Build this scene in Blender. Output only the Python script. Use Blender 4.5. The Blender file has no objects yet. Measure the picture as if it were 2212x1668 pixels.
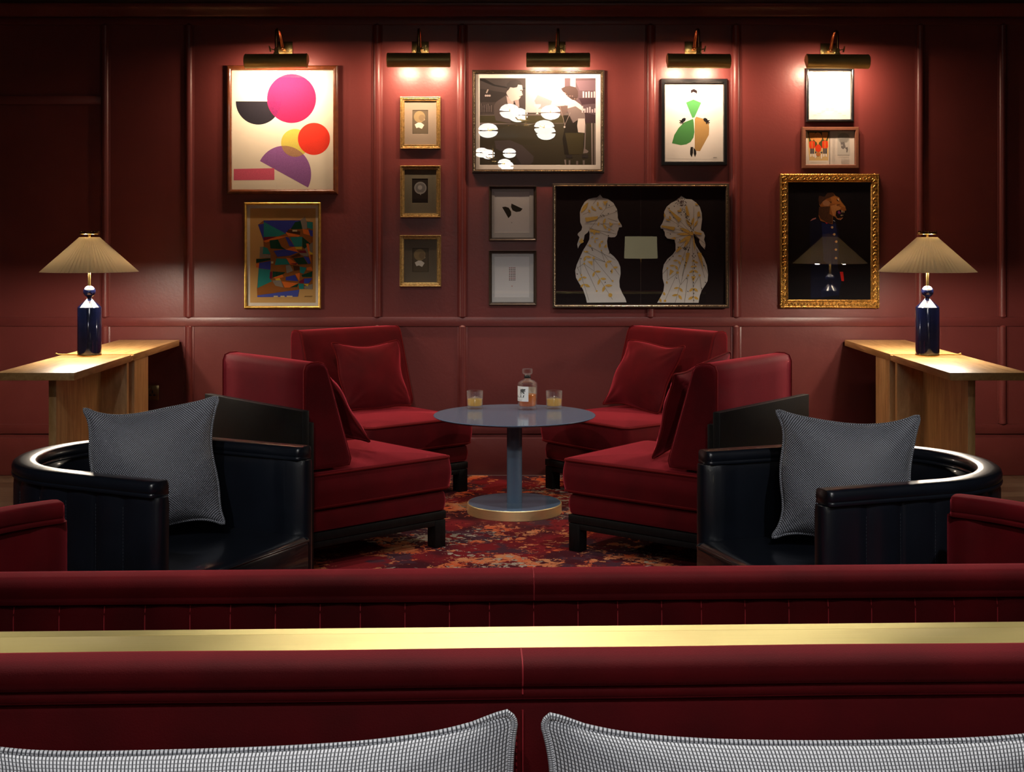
import bpy, bmesh, math, random
from math import sin, cos, pi, radians, sqrt
from mathutils import Vector, Matrix
from mathutils.geometry import tessellate_polygon
random.seed(7)
C = bpy.context.scene.collection
SC = bpy.context.scene

# ---------------------------------------------------------------- camera, world, light
F = 2880.0; CX = 1106.0; HY = 509.0; EYE = 1.35      # lens in photo pixels, centre column, horizon row, eye height
WALL = 7.506
cam = bpy.data.cameras.new('camera'); camo = bpy.data.objects.new('camera', cam); C.objects.link(camo)
camo.location = (0, 0, EYE); camo.rotation_euler = (radians(90), 0, 0)
cam.sensor_width = 36; cam.lens = F / 2212 * 36; cam.shift_y = -(834 - HY) / 2212; cam.clip_start = .05
SC.camera = camo
w = bpy.data.worlds.new('world'); SC.world = w; w.use_nodes = True
w.node_tree.nodes['Background'].inputs[0].default_value = (.9, .95, 1, 1)
w.node_tree.nodes['Background'].inputs[1].default_value = .02
SC.view_settings.view_transform = 'Standard'; SC.view_settings.look = 'None'
SC.view_settings.gamma = 1; SC.view_settings.exposure = 0; SC.view_settings.use_curve_mapping = False
# ceiling spotlights, some added as fill: position, target, watts, cone degrees, blend, colour
SPOTS = [
    ((-.35, .55, 3.05), (-.1, 6.3, .35), 120, 30, .6, (1, .96, .90)),
    ((-.95, 4.9, 3.05), (-.35, 6.3, .4), 105, 60, .6, (1, .95, .90)),
    ((.95, 4.9, 3.05), (.45, 6.3, .4), 125, 60, .6, (1, .95, .90)),
    ((-1.2, 1.7, 3.05), (-1.15, 4.3, .5), 155, 44, .7, (1, .97, .95)),
    ((1.2, 1.7, 3.05), (1.1, 4.1, .5), 170, 44, .7, (1, .97, .95)),
    ((-.61, 3.2, 3.05), (-.45, 2.1, .75), 62, 70, .8, (1, .96, .88)),
    ((-.12, 3.2, 3.05), (0, 2.1, .75), 70, 70, .8, (1, .96, .88)),
    ((.20, 3.2, 3.05), (.1, 2.1, .75), 70, 70, .8, (1, .96, .88)),
    ((.99, 3.2, 3.05), (.7, 2.1, .75), 62, 70, .8, (1, .96, .88)),
    ((-1.9, 3.2, 3.05), (-1.3, 2.1, .75), 34, 70, .8, (1, .96, .88)),  # this outer pair is added only to brighten the ledge ends
    ((2.1, 3.2, 3.05), (1.3, 2.1, .75), 34, 70, .8, (1, .96, .88)),
    ((-.5, .1, 3.05), (-.45, 1.6, .75), 60, 70, .9, (1, .98, .97)),  # pair added to brighten the foreground cushions from the camera side
    ((.5, .1, 3.05), (.45, 1.6, .75), 70, 70, .9, (1, .98, .97)),
]
PICTURE_LAMP_W = 4.0; CONSOLE_LAMP_W = 20.0; CHANDELIER_EMIT = 16.0

# ---------------------------------------------------------------- helpers
def at(px, py, Y):
    return Vector(((px - CX) * Y / F, Y, EYE - (py - HY) * Y / F))
def s2l(c):
    return tuple((x / 12.92 if x <= .04045 else ((x + .055) / 1.055) ** 2.4) for x in [v / 255 for v in c])
class MB:
    """collects verts, faces, a material slot per face and optional uvs"""
    def __init__(s): s.v = []; s.f = []; s.m = []; s.uv = {}
    def add(s, vs, fs, mi=0, M=None, uvs=None):
        b = len(s.v)
        for q in vs:
            q = Vector(q); s.v.append(M @ q if M else q)
        for i, f in enumerate(fs):
            if uvs: s.uv[len(s.f)] = [uvs[k] for k in f]
            s.f.append([b + k for k in f]); s.m.append(mi)
        return s
    def box(s, x0, x1, y0, y1, z0, z1, mi=0, bev=0, M=None, seg=2):
        bm = bmesh.new(); bmesh.ops.create_cube(bm, size=1)
        for q in bm.verts:
            q.co = Vector(((x0 + x1) / 2 + q.co.x * (x1 - x0), (y0 + y1) / 2 + q.co.y * (y1 - y0), (z0 + z1) / 2 + q.co.z * (z1 - z0)))
        if bev: bmesh.ops.bevel(bm, geom=bm.edges[:], offset=bev, segments=seg, profile=.5, affect='EDGES')
        bm.verts.index_update()
        s.add([q.co.copy() for q in bm.verts], [[q.index for q in f.verts] for f in bm.faces], mi, M); bm.free(); return s
    def loft(s, loops, mi=0, cap=True, closed=True, M=None, ring=False):
        n = len(loops[0]); vs = [q for l in loops for q in l]; fs = []
        R = len(loops)
        for j in range(R if ring else R - 1):
            k = (j + 1) % R
            for i in range(n if closed else n - 1):
                a = i; b = (i + 1) % n
                fs.append([j * n + a, j * n + b, k * n + b, k * n + a])
        if cap and not ring:
            fs.append(list(range(n))[::-1]); fs.append([(R - 1) * n + i for i in range(n)])
        return s.add(vs, fs, mi, M)
    def lathe(s, prof, n=32, mi=0, M=None, cap=True, rmod=None):
        loops = []
        for r, z in prof:
            loops.append([((r * (rmod(i / n) if rmod else 1)) * cos(2 * pi * i / n), (r * (rmod(i / n) if rmod else 1)) * sin(2 * pi * i / n), z) for i in range(n)])
        return s.loft(loops, mi, cap, True, M)
    def tube(s, pts, r, n=8, mi=0, closed=False, M=None, cap=True, rf=None):
        pts = [Vector(q) for q in pts]; N = len(pts); loops = []; up = None
        for i, q in enumerate(pts):
            a = pts[(i - 1) % N] if (closed or i > 0) else q; b = pts[(i + 1) % N] if (closed or i < N - 1) else q
            t = (b - a)
            t = t.normalized() if t.length > 1e-9 else Vector((0, 0, 1))
            if up is None:
                up = Vector((0, 0, 1)) if abs(t.z) < .9 else Vector((1, 0, 0))
            x = up - t * up.dot(t); x = x.normalized() if x.length > 1e-6 else t.orthogonal().normalized(); up = x
            y = t.cross(x); rr = r * (rf(i / max(1, N - 1)) if rf else 1)
            loops.append([q + x * rr * cos(2 * pi * k / n) + y * rr * sin(2 * pi * k / n) for k in range(n)])
        return s.loft(loops, mi, cap and not closed, True, M, ring=closed)
    def poly(s, pts3, mi=0, M=None):
        tri = tessellate_polygon([[Vector(p) for p in pts3]])
        return s.add(pts3, [list(t) for t in tri], mi, M)
    def sphere(s, c, r, mi=0, n=10, m=6, sc=(1, 1, 1), M=None):
        c = Vector(c); vs = []; fs = []
        for j in range(1, m):
            for i in range(n):
                vs.append(c + Vector((sc[0] * r * sin(pi * j / m) * cos(2 * pi * i / n), sc[1] * r * sin(pi * j / m) * sin(2 * pi * i / n), sc[2] * r * cos(pi * j / m))))
        for j in range(m - 2):
            for i in range(n):
                fs.append([j * n + i, (j + 1) * n + i, (j + 1) * n + (i + 1) % n, j * n + (i + 1) % n])
        t = len(vs); vs += [c + Vector((0, 0, r * sc[2])), c - Vector((0, 0, r * sc[2]))]
        for i in range(n):
            fs.append([t, i, (i + 1) % n]); fs.append([t + 1, (m - 2) * n + (i + 1) % n, (m - 2) * n + i])
        return s.add(vs, fs, mi, M)
    def build(s, name, mats, parent=None, sharp=38, recalc=True):
        me = bpy.data.meshes.new(name); me.from_pydata([tuple(q) for q in s.v], [], s.f)
        if not isinstance(mats, (list, tuple)): mats = [mats]
        for m in mats: me.materials.append(m)
        me.polygons.foreach_set('material_index', s.m)
        if s.uv:
            ul = me.uv_layers.new(name='UVMap')
            for p in me.polygons:
                u = s.uv.get(p.index)
                if u:
                    for k, li in enumerate(p.loop_indices): ul.data[li].uv = u[k]
        if recalc:
            bm = bmesh.new(); bm.from_mesh(me); bmesh.ops.recalc_face_normals(bm, faces=bm.faces); bm.to_mesh(me); bm.free()
        me.polygons.foreach_set('use_smooth', [True] * len(me.polygons))
        me.set_sharp_from_angle(angle=radians(sharp)); me.update()
        o = bpy.data.objects.new(name, me); C.objects.link(o)
        if parent: o.parent = parent
        return o
def tag(o, label=None, cat=None, group=None, kind=None):
    if label: o['label'] = label
    if cat: o['category'] = cat
    if group: o['group'] = group
    if kind: o['kind'] = kind
    return o
def thing(name, label, cat, loc=(0, 0, 0), rz=0, group=None):
    o = bpy.data.objects.new(name, None); C.objects.link(o); o.empty_display_size = .05
    o.location = loc; o.rotation_euler = (0, 0, rz)
    return tag(o, label, cat, group)
def dup(o, parent=None):
    c = o.copy(); C.objects.link(c)
    if parent: c.parent = parent
    for ch in list(o.children): dup(ch, c)
    return c
def T(x=0, y=0, z=0): return Matrix.Translation((x, y, z))
def Rx(a): return Matrix.Rotation(a, 4, 'X')
def Ry(a): return Matrix.Rotation(a, 4, 'Y')
def Rz(a): return Matrix.Rotation(a, 4, 'Z')

# ---------------------------------------------------------------- materials
def newmat(name):
    m = bpy.data.materials.new(name); m.use_nodes = True
    nt = m.node_tree; b = nt.nodes['Principled BSDF']; return m, nt, b
def N(nt, t, **kw):
    n = nt.nodes.new(t)
    for k, v in kw.items():
        if k in n.inputs.keys() if hasattr(n.inputs, 'keys') else False: n.inputs[k].default_value = v
        else: setattr(n, k, v)
    return n
def pm(name, col, rough=.5, metal=0, spec=.5, coat=0, sheen=0, sheen_rough=.3, sheen_tint=None, var=0, vscale=20, bump=0, bscale=200, trans=0, ior=1.45, stretch=None, emit=None, es=0):
    m, nt, b = newmat(name); I = b.inputs
    I['Base Color'].default_value = (*col, 1); I['Roughness'].default_value = rough; I['Metallic'].default_value = metal
    I['Specular IOR Level'].default_value = spec; I['Coat Weight'].default_value = coat; I['Coat Roughness'].default_value = .06
    I['Sheen Weight'].default_value = sheen; I['Sheen Roughness'].default_value = sheen_rough
    if sheen_tint: I['Sheen Tint'].default_value = (*sheen_tint, 1)
    I['Transmission Weight'].default_value = trans; I['IOR'].default_value = ior
    if emit: I['Emission Color'].default_value = (*emit, 1); I['Emission Strength'].default_value = es
    if var or bump:
        tc = N(nt, 'ShaderNodeTexCoord'); src = tc.outputs['Object']
        if stretch:
            mp = N(nt, 'ShaderNodeMapping'); mp.inputs['Scale'].default_value = stretch
            nt.links.new(src, mp.inputs[0]); src = mp.outputs[0]
    if var:
        no = N(nt, 'ShaderNodeTexNoise'); no.inputs['Scale'].default_value = vscale; no.inputs['Detail'].default_value = 5
        nt.links.new(src, no.inputs['Vector'])
        r = N(nt, 'ShaderNodeMapRange'); r.inputs['From Min'].default_value = .3; r.inputs['From Max'].default_value = .7
        r.inputs['To Min'].default_value = 1 - var; r.inputs['To Max'].default_value = 1 + var
        nt.links.new(no.outputs[0], r.inputs[0])
        mx = N(nt, 'ShaderNodeVectorMath', operation='SCALE'); mx.inputs[0].default_value = col
        nt.links.new(r.outputs[0], mx.inputs['Scale']); nt.links.new(mx.outputs[0], I['Base Color'])
    if bump:
        n2 = N(nt, 'ShaderNodeTexNoise'); n2.inputs['Scale'].default_value = bscale; n2.inputs['Detail'].default_value = 3
        nt.links.new(src, n2.inputs['Vector'])
        bp = N(nt, 'ShaderNodeBump'); bp.inputs['Strength'].default_value = bump; bp.inputs['Distance'].default_value = .002
        nt.links.new(n2.outputs[0], bp.inputs['Height']); nt.links.new(bp.outputs[0], I['Normal'])
    return m
M = {}
M['paint'] = pm('oxblood_wall_paint', (.122, .0245, .0220), .36, spec=.45, bump=.25, bscale=60, var=.05, vscale=3)
M['velvet'] = pm('red_velvet', (.052, .0007, .0018), .75, spec=.10, sheen=.80, sheen_rough=.40, sheen_tint=(1, .09, .13), var=.3, vscale=7, bump=.25, bscale=420)
M['velvet_dark'] = pm('red_velvet_piping', (.07, .001, .0015), .75, spec=.1, sheen=.4, sheen_rough=.4, sheen_tint=(1, .1, .1))
M['thread'] = pm('red_seam_thread_and_catchlight', (.3, .012, .02), .7, sheen=.5, sheen_tint=(1, .1, .1))
M['leather'] = pm('black_navy_leather', (.0045, .0062, .0105), .33, spec=.55, coat=.25, var=.2, vscale=8, bump=.10, bscale=260)
M['leather_thread'] = pm('grey_stitch_thread', (.022, .026, .034), .6)
M['wenge'] = pm('black_stained_oak', (.0032, .003, .003), .48, spec=.25, var=.5, vscale=14, bump=.15, bscale=60, stretch=(14, 14, 1))
M['slate'] = pm('slate_blue_lacquer', (.105, .158, .235), .17, spec=.45, coat=.2)
M['brass'] = pm('polished_brass', (.62, .42, .15), .22, metal=1, var=.05, vscale=8)
M['brass_brushed'] = pm('brushed_brass', (.98, .78, .40), .46, metal=1, var=.10, vscale=22, stretch=(1, 1, 30))
M['brass_ledge'] = pm('brushed_brass_ledge', (.62, .50, .21), .46, metal=1, var=.07, vscale=30, stretch=(.25, 40, 40), bump=.15, bscale=50)
M['brass_old'] = pm('aged_brass', (.60, .47, .17), .38, metal=.45, var=.3, vscale=9, stretch=(.5, 1, 1), bump=.1, bscale=30)
M['copper'] = pm('coppery_brass', (.48, .24, .09), .22, metal=1, var=.2, vscale=30)
M['white_in'] = pm('white_reflector_enamel', (.75, .72, .66), .4)
M['bulb'] = pm('warm_bulb_glow', (1, .8, .6), .5, emit=(1, .72, .42), es=40)
M['navy'] = pm('navy_glazed_ceramic', (.0035, .005, .022), .07, spec=.6, coat=1)
M['navy_metal'] = pm('blue_tinted_chrome', (.35, .42, .62), .1, metal=1)
M['floorwood'] = None
M['black'] = pm('black_lacquer', (.006, .006, .007), .2, coat=.5)
M['mahogany'] = pm('mahogany_frame', (.10, .028, .010), .25, coat=.5, var=.25, vscale=30)
M['brownwood'] = pm('red_brown_wood_frame', (.13, .045, .022), .5, var=.15, vscale=40, stretch=(1, 1, 4))
M['bronze'] = pm('bronze_brown_frame', (.045, .028, .018), .35, metal=.3, var=.2, vscale=60)
M['gold'] = pm('gold_leaf_frame', (.66, .42, .10), .35, metal=1, var=.25, vscale=40, bump=.5, bscale=150)
M['gold_dull'] = pm('antique_gold_frame', (.52, .33, .12), .36, metal=.9, var=.3, vscale=90, bump=.5, bscale=260)
M['gold_bead'] = pm('silvered_gold_beading', (.72, .56, .34), .26, metal=1, var=.25, vscale=160)
M['gold_ornate'] = pm('carved_gilt_frame', (.52, .30, .08), .33, metal=.95, var=.45, vscale=70, bump=.7, bscale=170)
M['socket_brass'] = pm('socket_brass_plate', (.35, .26, .12), .25, metal=1)
M['cable'] = pm('gold_lamp_flex', (.5, .33, .1), .4, metal=.5)
M['dark_plastic'] = pm('dark_plastic', (.01, .01, .01), .4)
M['ceil'] = pm('dark_ceiling_paint', (.012, .008, .008), .8)
M['glow'] = pm('downlight_glow', (1, 1, 1), .5, emit=(1, .92, .8), es=12)
M['petal'] = pm('white_glass_chandelier_shade', (.9, .9, .86), .4, emit=(1, .97, .88), es=CHANDELIER_EMIT)

M['brass_ledge'].node_tree.nodes['Principled BSDF'].inputs['Anisotropic'].default_value = .93
M['brass_ledge'].node_tree.nodes['Principled BSDF'].inputs['Anisotropic Rotation'].default_value = 0
_t = M['brass_ledge'].node_tree; _tv = _t.nodes.new('ShaderNodeCombineXYZ'); _tv.inputs[1].default_value = 1; _t.links.new(_tv.outputs[0], _t.nodes['Principled BSDF'].inputs['Tangent'])
def glassmat(name, tint=(1, 1, 1), ior=1.5):
    m = bpy.data.materials.new(name); m.use_nodes = True; nt = m.node_tree; nt.nodes.clear()
    out = N(nt, 'ShaderNodeOutputMaterial'); t = N(nt, 'ShaderNodeBsdfTransparent'); g = N(nt, 'ShaderNodeBsdfGlossy')
    t.inputs[0].default_value = (*tint, 1); g.inputs['Roughness'].default_value = .0
    lw = N(nt, 'ShaderNodeLayerWeight'); lw.inputs[0].default_value = .5; mx = N(nt, 'ShaderNodeMixShader')
    pw = N(nt, 'ShaderNodeMath', operation='POWER'); pw.inputs[1].default_value = 5; nt.links.new(lw.outputs['Facing'], pw.inputs[0])
    fr = N(nt, 'ShaderNodeMath', operation='MULTIPLY_ADD'); fr.inputs[1].default_value = .96; fr.inputs[2].default_value = .04; nt.links.new(pw.outputs[0], fr.inputs[0])
    nt.links.new(fr.outputs[0], mx.inputs[0]); nt.links.new(t.outputs[0], mx.inputs[1]); nt.links.new(g.outputs[0], mx.inputs[2])
    nt.links.new(mx.outputs[0], out.inputs[0]); return m
M['pane'] = glassmat('picture_glass', ior=1.45)
def thinglass(name, edge=.12, tint=(1, 1, 1), body=None, bodyfac=0):
    m = bpy.data.materials.new(name); m.use_nodes = True; nt = m.node_tree; nt.nodes.clear(); L = nt.links.new
    out = N(nt, 'ShaderNodeOutputMaterial'); t = N(nt, 'ShaderNodeBsdfTransparent'); g = N(nt, 'ShaderNodeBsdfGlossy'); d = N(nt, 'ShaderNodeBsdfTranslucent'); d2 = N(nt, 'ShaderNodeBsdfDiffuse')
    t.inputs[0].default_value = (*tint, 1); g.inputs['Roughness'].default_value = .03; c = body or (.9, .9, .88)
    d.inputs[0].default_value = (*c, 1); d2.inputs[0].default_value = (*c, 1); m0 = N(nt, 'ShaderNodeMixShader'); m0.inputs[0].default_value = .5; L(d.outputs[0], m0.inputs[1]); L(d2.outputs[0], m0.inputs[2])
    lw = N(nt, 'ShaderNodeLayerWeight'); lw.inputs[0].default_value = .5
    pw = N(nt, 'ShaderNodeMath', operation='POWER'); pw.inputs[1].default_value = 4; L(lw.outputs['Facing'], pw.inputs[0])
    f1 = N(nt, 'ShaderNodeMath', operation='MULTIPLY_ADD'); f1.inputs[1].default_value = edge; f1.inputs[2].default_value = bodyfac; L(lw.outputs['Facing'], f1.inputs[0])
    f2 = N(nt, 'ShaderNodeMath', operation='MULTIPLY_ADD'); f2.inputs[1].default_value = .7; f2.inputs[2].default_value = .07; L(pw.outputs[0], f2.inputs[0])
    a = N(nt, 'ShaderNodeMixShader'); L(f1.outputs[0], a.inputs[0]); L(t.outputs[0], a.inputs[1]); L(m0.outputs[0], a.inputs[2])
    b = N(nt, 'ShaderNodeMixShader'); L(f2.outputs[0], b.inputs[0]); L(a.outputs[0], b.inputs[1]); L(g.outputs[0], b.inputs[2]); L(b.outputs[0], out.inputs[0]); return m
M['glass'] = thinglass('clear_crystal', .20)
M['bottle_glass'] = thinglass('bottle_glass', .10)
M['whisky_pale'] = thinglass('pale_whisky', .1, (.95, .78, .35), (1, .74, .12), .62)
M['whisky'] = thinglass('amber_whisky', .1, (.8, .35, .08), (.85, .30, .012), .75)
M['paper_white'] = pm('white_paper', (.78, .78, .76), .8)

# oak
m, nt, b = newmat('pale_oak'); tc = N(nt, 'ShaderNodeTexCoord'); mp = N(nt, 'ShaderNodeMapping'); mp.inputs['Scale'].default_value = (9, 1.2, 9)
no = N(nt, 'ShaderNodeTexNoise'); no.inputs['Scale'].default_value = 3.5; no.inputs['Detail'].default_value = 8; no.inputs['Distortion'].default_value = .8
n3 = N(nt, 'ShaderNodeTexNoise'); n3.inputs['Scale'].default_value = 40; n3.inputs['Detail'].default_value = 3
ra = N(nt, 'ShaderNodeValToRGB'); ra.color_ramp.elements[0].position = .32; ra.color_ramp.elements[0].color = (*s2l((164, 122, 70)), 1)
ra.color_ramp.elements[1].position = .68; ra.color_ramp.elements[1].color = (*s2l((202, 160, 104)), 1)
ad = N(nt, 'ShaderNodeMath', operation='ADD'); ml = N(nt, 'ShaderNodeMath', operation='MULTIPLY_ADD')
L = nt.links.new
L(tc.outputs['Object'], mp.inputs[0]); L(mp.outputs[0], no.inputs['Vector']); L(mp.outputs[0], n3.inputs['Vector'])
L(n3.outputs[0], ml.inputs[0]); ml.inputs[1].default_value = .35; ml.inputs[2].default_value = -.17
L(no.outputs[0], ad.inputs[0]); L(ml.outputs[0], ad.inputs[1]); L(ad.outputs[0], ra.inputs[0]); L(ra.outputs[0], b.inputs['Base Color'])
b.inputs['Roughness'].default_value = .42; M['oak'] = m
def oak_dir(name, sc):
    m = M['oak'].copy(); m.name = name
    [n for n in m.node_tree.nodes if n.type == 'MAPPING'][0].inputs['Scale'].default_value = sc; return m
M['oak_v'] = oak_dir('pale_oak_upright_grain', (9, 9, 1.2))

# plank floor
m, nt, b = newmat('brown_plank_floor'); L = nt.links.new; tc = N(nt, 'ShaderNodeTexCoord')
mp = N(nt, 'ShaderNodeMapping'); L(tc.outputs['Object'], mp.inputs[0])
br = N(nt, 'ShaderNodeTexBrick'); br.inputs['Color1'].default_value = (*s2l((92, 68, 52)), 1); br.inputs['Color2'].default_value = (*s2l((122, 98, 78)), 1)
br.inputs['Mortar'].default_value = (.01, .008, .006, 1); br.inputs['Scale'].default_value = 1; br.inputs['Mortar Size'].default_value = .002
br.inputs['Brick Width'].default_value = 1.4; br.inputs['Row Height'].default_value = .13; L(mp.outputs[0], br.inputs['Vector'])
no = N(nt, 'ShaderNodeTexNoise'); no.inputs['Scale'].default_value = 6; no.inputs['Detail'].default_value = 6
mp2 = N(nt, 'ShaderNodeMapping'); mp2.inputs['Scale'].default_value = (1, 12, 1); L(tc.outputs['Object'], mp2.inputs[0]); L(mp2.outputs[0], no.inputs['Vector'])
mx = N(nt, 'ShaderNodeMixRGB', blend_type='MULTIPLY'); mx.inputs[0].default_value = .6; L(br.outputs[0], mx.inputs[1]); L(no.outputs[0], mx.inputs[2]); L(mx.outputs[0], b.inputs['Base Color'])
b.inputs['Roughness'].default_value = .4; M['floorwood'] = m

# distressed carpet
m, nt, b = newmat('distressed_red_orange_carpet'); L = nt.links.new; tc = N(nt, 'ShaderNodeTexCoord')
def cnoise(scale, detail, rough=.5, off=(0, 0, 0), dist=0, sc=(1, 1, 1)):
    mp = N(nt, 'ShaderNodeMapping'); mp.inputs['Location'].default_value = off; mp.inputs['Scale'].default_value = sc; L(tc.outputs['Object'], mp.inputs[0])
    n = N(nt, 'ShaderNodeTexNoise'); n.inputs['Scale'].default_value = scale; n.inputs['Detail'].default_value = detail
    n.inputs['Roughness'].default_value = rough; n.inputs['Distortion'].default_value = dist; L(mp.outputs[0], n.inputs['Vector']); return n.outputs[0]
def step(x, lo, hi):
    r = N(nt, 'ShaderNodeMapRange'); r.inputs['From Min'].default_value = lo; r.inputs['From Max'].default_value = hi; L(x, r.inputs[0]); return r.outputs[0]
def mixc(f, a, c):
    x = N(nt, 'ShaderNodeMixRGB'); L(f, x.inputs[0])
    for k, q in ((1, a), (2, c)):
        if isinstance(q, tuple): x.inputs[k].default_value = (*q, 1)
        else: L(q, x.inputs[k])
    return x.outputs[0]
def mth(op, a, c):
    x = N(nt, 'ShaderNodeMath', operation=op)
    for k, q in ((0, a), (1, c)):
        if isinstance(q, (int, float)): x.inputs[k].default_value = q
        else: L(q, x.inputs[k])
    return x.outputs[0]
base = mixc(step(cnoise(2.2, 4, .5), .45, .55), s2l((62, 18, 24)), s2l((108, 22, 26)))
base = mixc(step(cnoise(2.7, 4, .6, (5, 2, 0)), .52, .56), base, s2l((64, 34, 42)))
vo = N(nt, 'ShaderNodeTexVoronoi'); vo.inputs['Scale'].default_value = 1.5; vo.inputs['Randomness'].default_value = .5
mpv = N(nt, 'ShaderNodeMapping'); mpv.inputs['Location'].default_value = (.3, .1, 0); L(tc.outputs['Object'], mpv.inputs[0]); L(mpv.outputs[0], vo.inputs['Vector'])
ring = mth('SINE', mth('MULTIPLY', vo.outputs['Distance'], 34.0), 0)
big = cnoise(4.2, 3, .5, (3, 7, 0)); fine = cnoise(26, 7, .68, (1, 4, 0), .8)
om = mth('ADD', mth('ADD', mth('MULTIPLY', big, .95), mth('MULTIPLY', fine, 1.15)), mth('MULTIPLY', ring, .07))
orange = mixc(step(cnoise(7, 3, .5, (9, 9, 0)), .4, .6), s2l((184, 78, 42)), s2l((180, 116, 76)))
col = mixc(step(om, 1.15, 1.158), base, orange)
fl = mth('ADD', mth('MULTIPLY', cnoise(2.2, 2, .5, (20, 3, 0)), .8), cnoise(30, 4, .6, (2, 2, 5), .8))
col = mixc(step(fl, 1.05, 1.06), col, s2l((150, 136, 118)))
fl2 = mth('ADD', mth('MULTIPLY', cnoise(3, 2, .5, (10, 13, 0)), .6), cnoise(26, 4, .6, (7, 2, 5), .8))
col = mixc(step(fl2, .97, .98), col, s2l((70, 14, 18)))
L(col, b.inputs['Base Color']); b.inputs['Roughness'].default_value = .95; b.inputs['Specular IOR Level'].default_value = .1
bp = N(nt, 'ShaderNodeBump'); bp.inputs['Distance'].default_value = .003; bp.inputs['Strength'].default_value = .5; L(cnoise(400, 2), bp.inputs['Height']); L(bp.outputs[0], b.inputs['Normal'])
M['carpet'] = m

def weave(name, dark, light, period, rough=.75, gingham=False, thr=.1):
    m, nt, b = newmat(name); L = nt.links.new; tc = N(nt, 'ShaderNodeTexCoord')
    mp = N(nt, 'ShaderNodeMapping'); k = 1 / period; mp.inputs['Scale'].default_value = (k, k, k); L(tc.outputs['UV'], mp.inputs[0])
    no = N(nt, 'ShaderNodeTexNoise'); no.inputs['Scale'].default_value = .06; L(mp.outputs[0], no.inputs['Vector'])
    wv = N(nt, 'ShaderNodeVectorMath', operation='ADD')
    sc = N(nt, 'ShaderNodeVectorMath', operation='SCALE'); L(no.outputs['Color'], sc.inputs[0]); sc.inputs['Scale'].default_value = .8 if gingham else 2.0
    L(mp.outputs[0], wv.inputs[0]); L(sc.outputs[0], wv.inputs[1])
    sp = N(nt, 'ShaderNodeSeparateXYZ'); L(wv.outputs[0], sp.inputs[0])
    def sn(o):
        a = N(nt, 'ShaderNodeMath', operation='MULTIPLY'); L(o, a.inputs[0]); a.inputs[1].default_value = 2 * pi
        c = N(nt, 'ShaderNodeMath', operation='SINE'); L(a.outputs[0], c.inputs[0]); return c.outputs[0]
    x, y = sn(sp.outputs[0]), sn(sp.outputs[1])
    if gingham:
        # light cloth crossed by thin dark threads both ways
        q = N(nt, 'ShaderNodeMath', operation='MINIMUM')
        yy = N(nt, 'ShaderNodeMath', operation='MULTIPLY_ADD'); L(y, yy.inputs[0]); yy.inputs[1].default_value = .8; yy.inputs[2].default_value = .2
        L(x, q.inputs[0]); L(yy.outputs[0], q.inputs[1])
    else:
        q = N(nt, 'ShaderNodeMath', operation='MULTIPLY'); L(x, q.inputs[0]); L(y, q.inputs[1])
    r = N(nt, 'ShaderNodeMapRange'); r.inputs['From Min'].default_value = -.85 if gingham else -.05; r.inputs['From Max'].default_value = .0 if gingham else .65; L(q.outputs[0], r.inputs[0])
    mx = N(nt, 'ShaderNodeMixRGB'); mx.inputs[1].default_value = (*dark, 1); mx.inputs[2].default_value = (*light, 1); L(r.outputs[0], mx.inputs[0])
    L(mx.outputs[0], b.inputs['Base Color']); b.inputs['Roughness'].default_value = rough
    bp = N(nt, 'ShaderNodeBump'); bp.inputs['Distance'].default_value = .0015; bp.inputs['Strength'].default_value = .7; L(r.outputs[0], bp.inputs['Height']); L(bp.outputs[0], b.inputs['Normal'])
    b.inputs['Sheen Weight'].default_value = .15
    return m
M['weave'] = weave('dark_grey_basket_weave', s2l((24, 27, 34)), s2l((190, 194, 208)), .0080, .6)
M['gingham'] = weave('grey_checked_wool', s2l((40, 43, 52)), s2l((214, 216, 224)), .0046, .9, True)

def shade_mat():
    m = bpy.data.materials.new('cream_pleated_fabric'); m.use_nodes = True; nt = m.node_tree; nt.nodes.clear()
    out = N(nt, 'ShaderNodeOutputMaterial'); d = N(nt, 'ShaderNodeBsdfDiffuse'); t = N(nt, 'ShaderNodeBsdfTranslucent')
    d.inputs[0].default_value = (.86, .81, .70, 1); t.inputs[0].default_value = (.8, .68, .5, 1)
    mx = N(nt, 'ShaderNodeMixShader'); mx.inputs[0].default_value = .09
    nt.links.new(d.outputs[0], mx.inputs[1]); nt.links.new(t.outputs[0], mx.inputs[2]); nt.links.new(mx.outputs[0], out.inputs[0]); return m
M['shade'] = shade_mat()

_ink = {}
def ink(c, rough=.85, grain=0):
    k = (tuple(c), rough, grain)
    if k not in _ink: _ink[k] = pm('print_colour_%d_%d_%d' % tuple(c), s2l(c), rough, spec=.2, var=grain, vscale=300)
    return _ink[k]

# ---------------------------------------------------------------- room shell
XL, XR, YB, ZC = -4.6, 4.6, -11.0, 3.12
def struct(name, mb, mat, parent=None, **k):
    o = mb.build(name, mat, parent, **k)
    if not parent: o['kind'] = 'structure'
    return o
struct('floor', MB().box(XL, XR, YB, WALL + .1, -.1, 0), M['floorwood'])
struct('ceiling', MB().box(XL, XR, YB, WALL + .1, ZC, ZC + .1), M['ceil'])
struct('wall_left', MB().box(XL - .1, XL, YB, WALL + .1, 0, ZC), M['paint'])
struct('wall_right', MB().box(XR, XR + .1, YB, WALL + .1, 0, ZC), M['paint'])
struct('wall_front', MB().box(XL, XR, YB - .1, YB, 0, ZC), M['paint'])
struct('wall_back', MB().box(XL, XR, WALL, WALL + .1, 0, ZC), M['paint'])
def zr(py, Y=WALL): return EYE - (py - HY) * Y / F
def xr(px, Y=WALL): return (px - CX) * Y / F
tn = [0]
def trim(mb, mat=None):
    tn[0] += 1; return struct('trim_%d' % tn[0], mb, mat or M['paint'])
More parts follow.
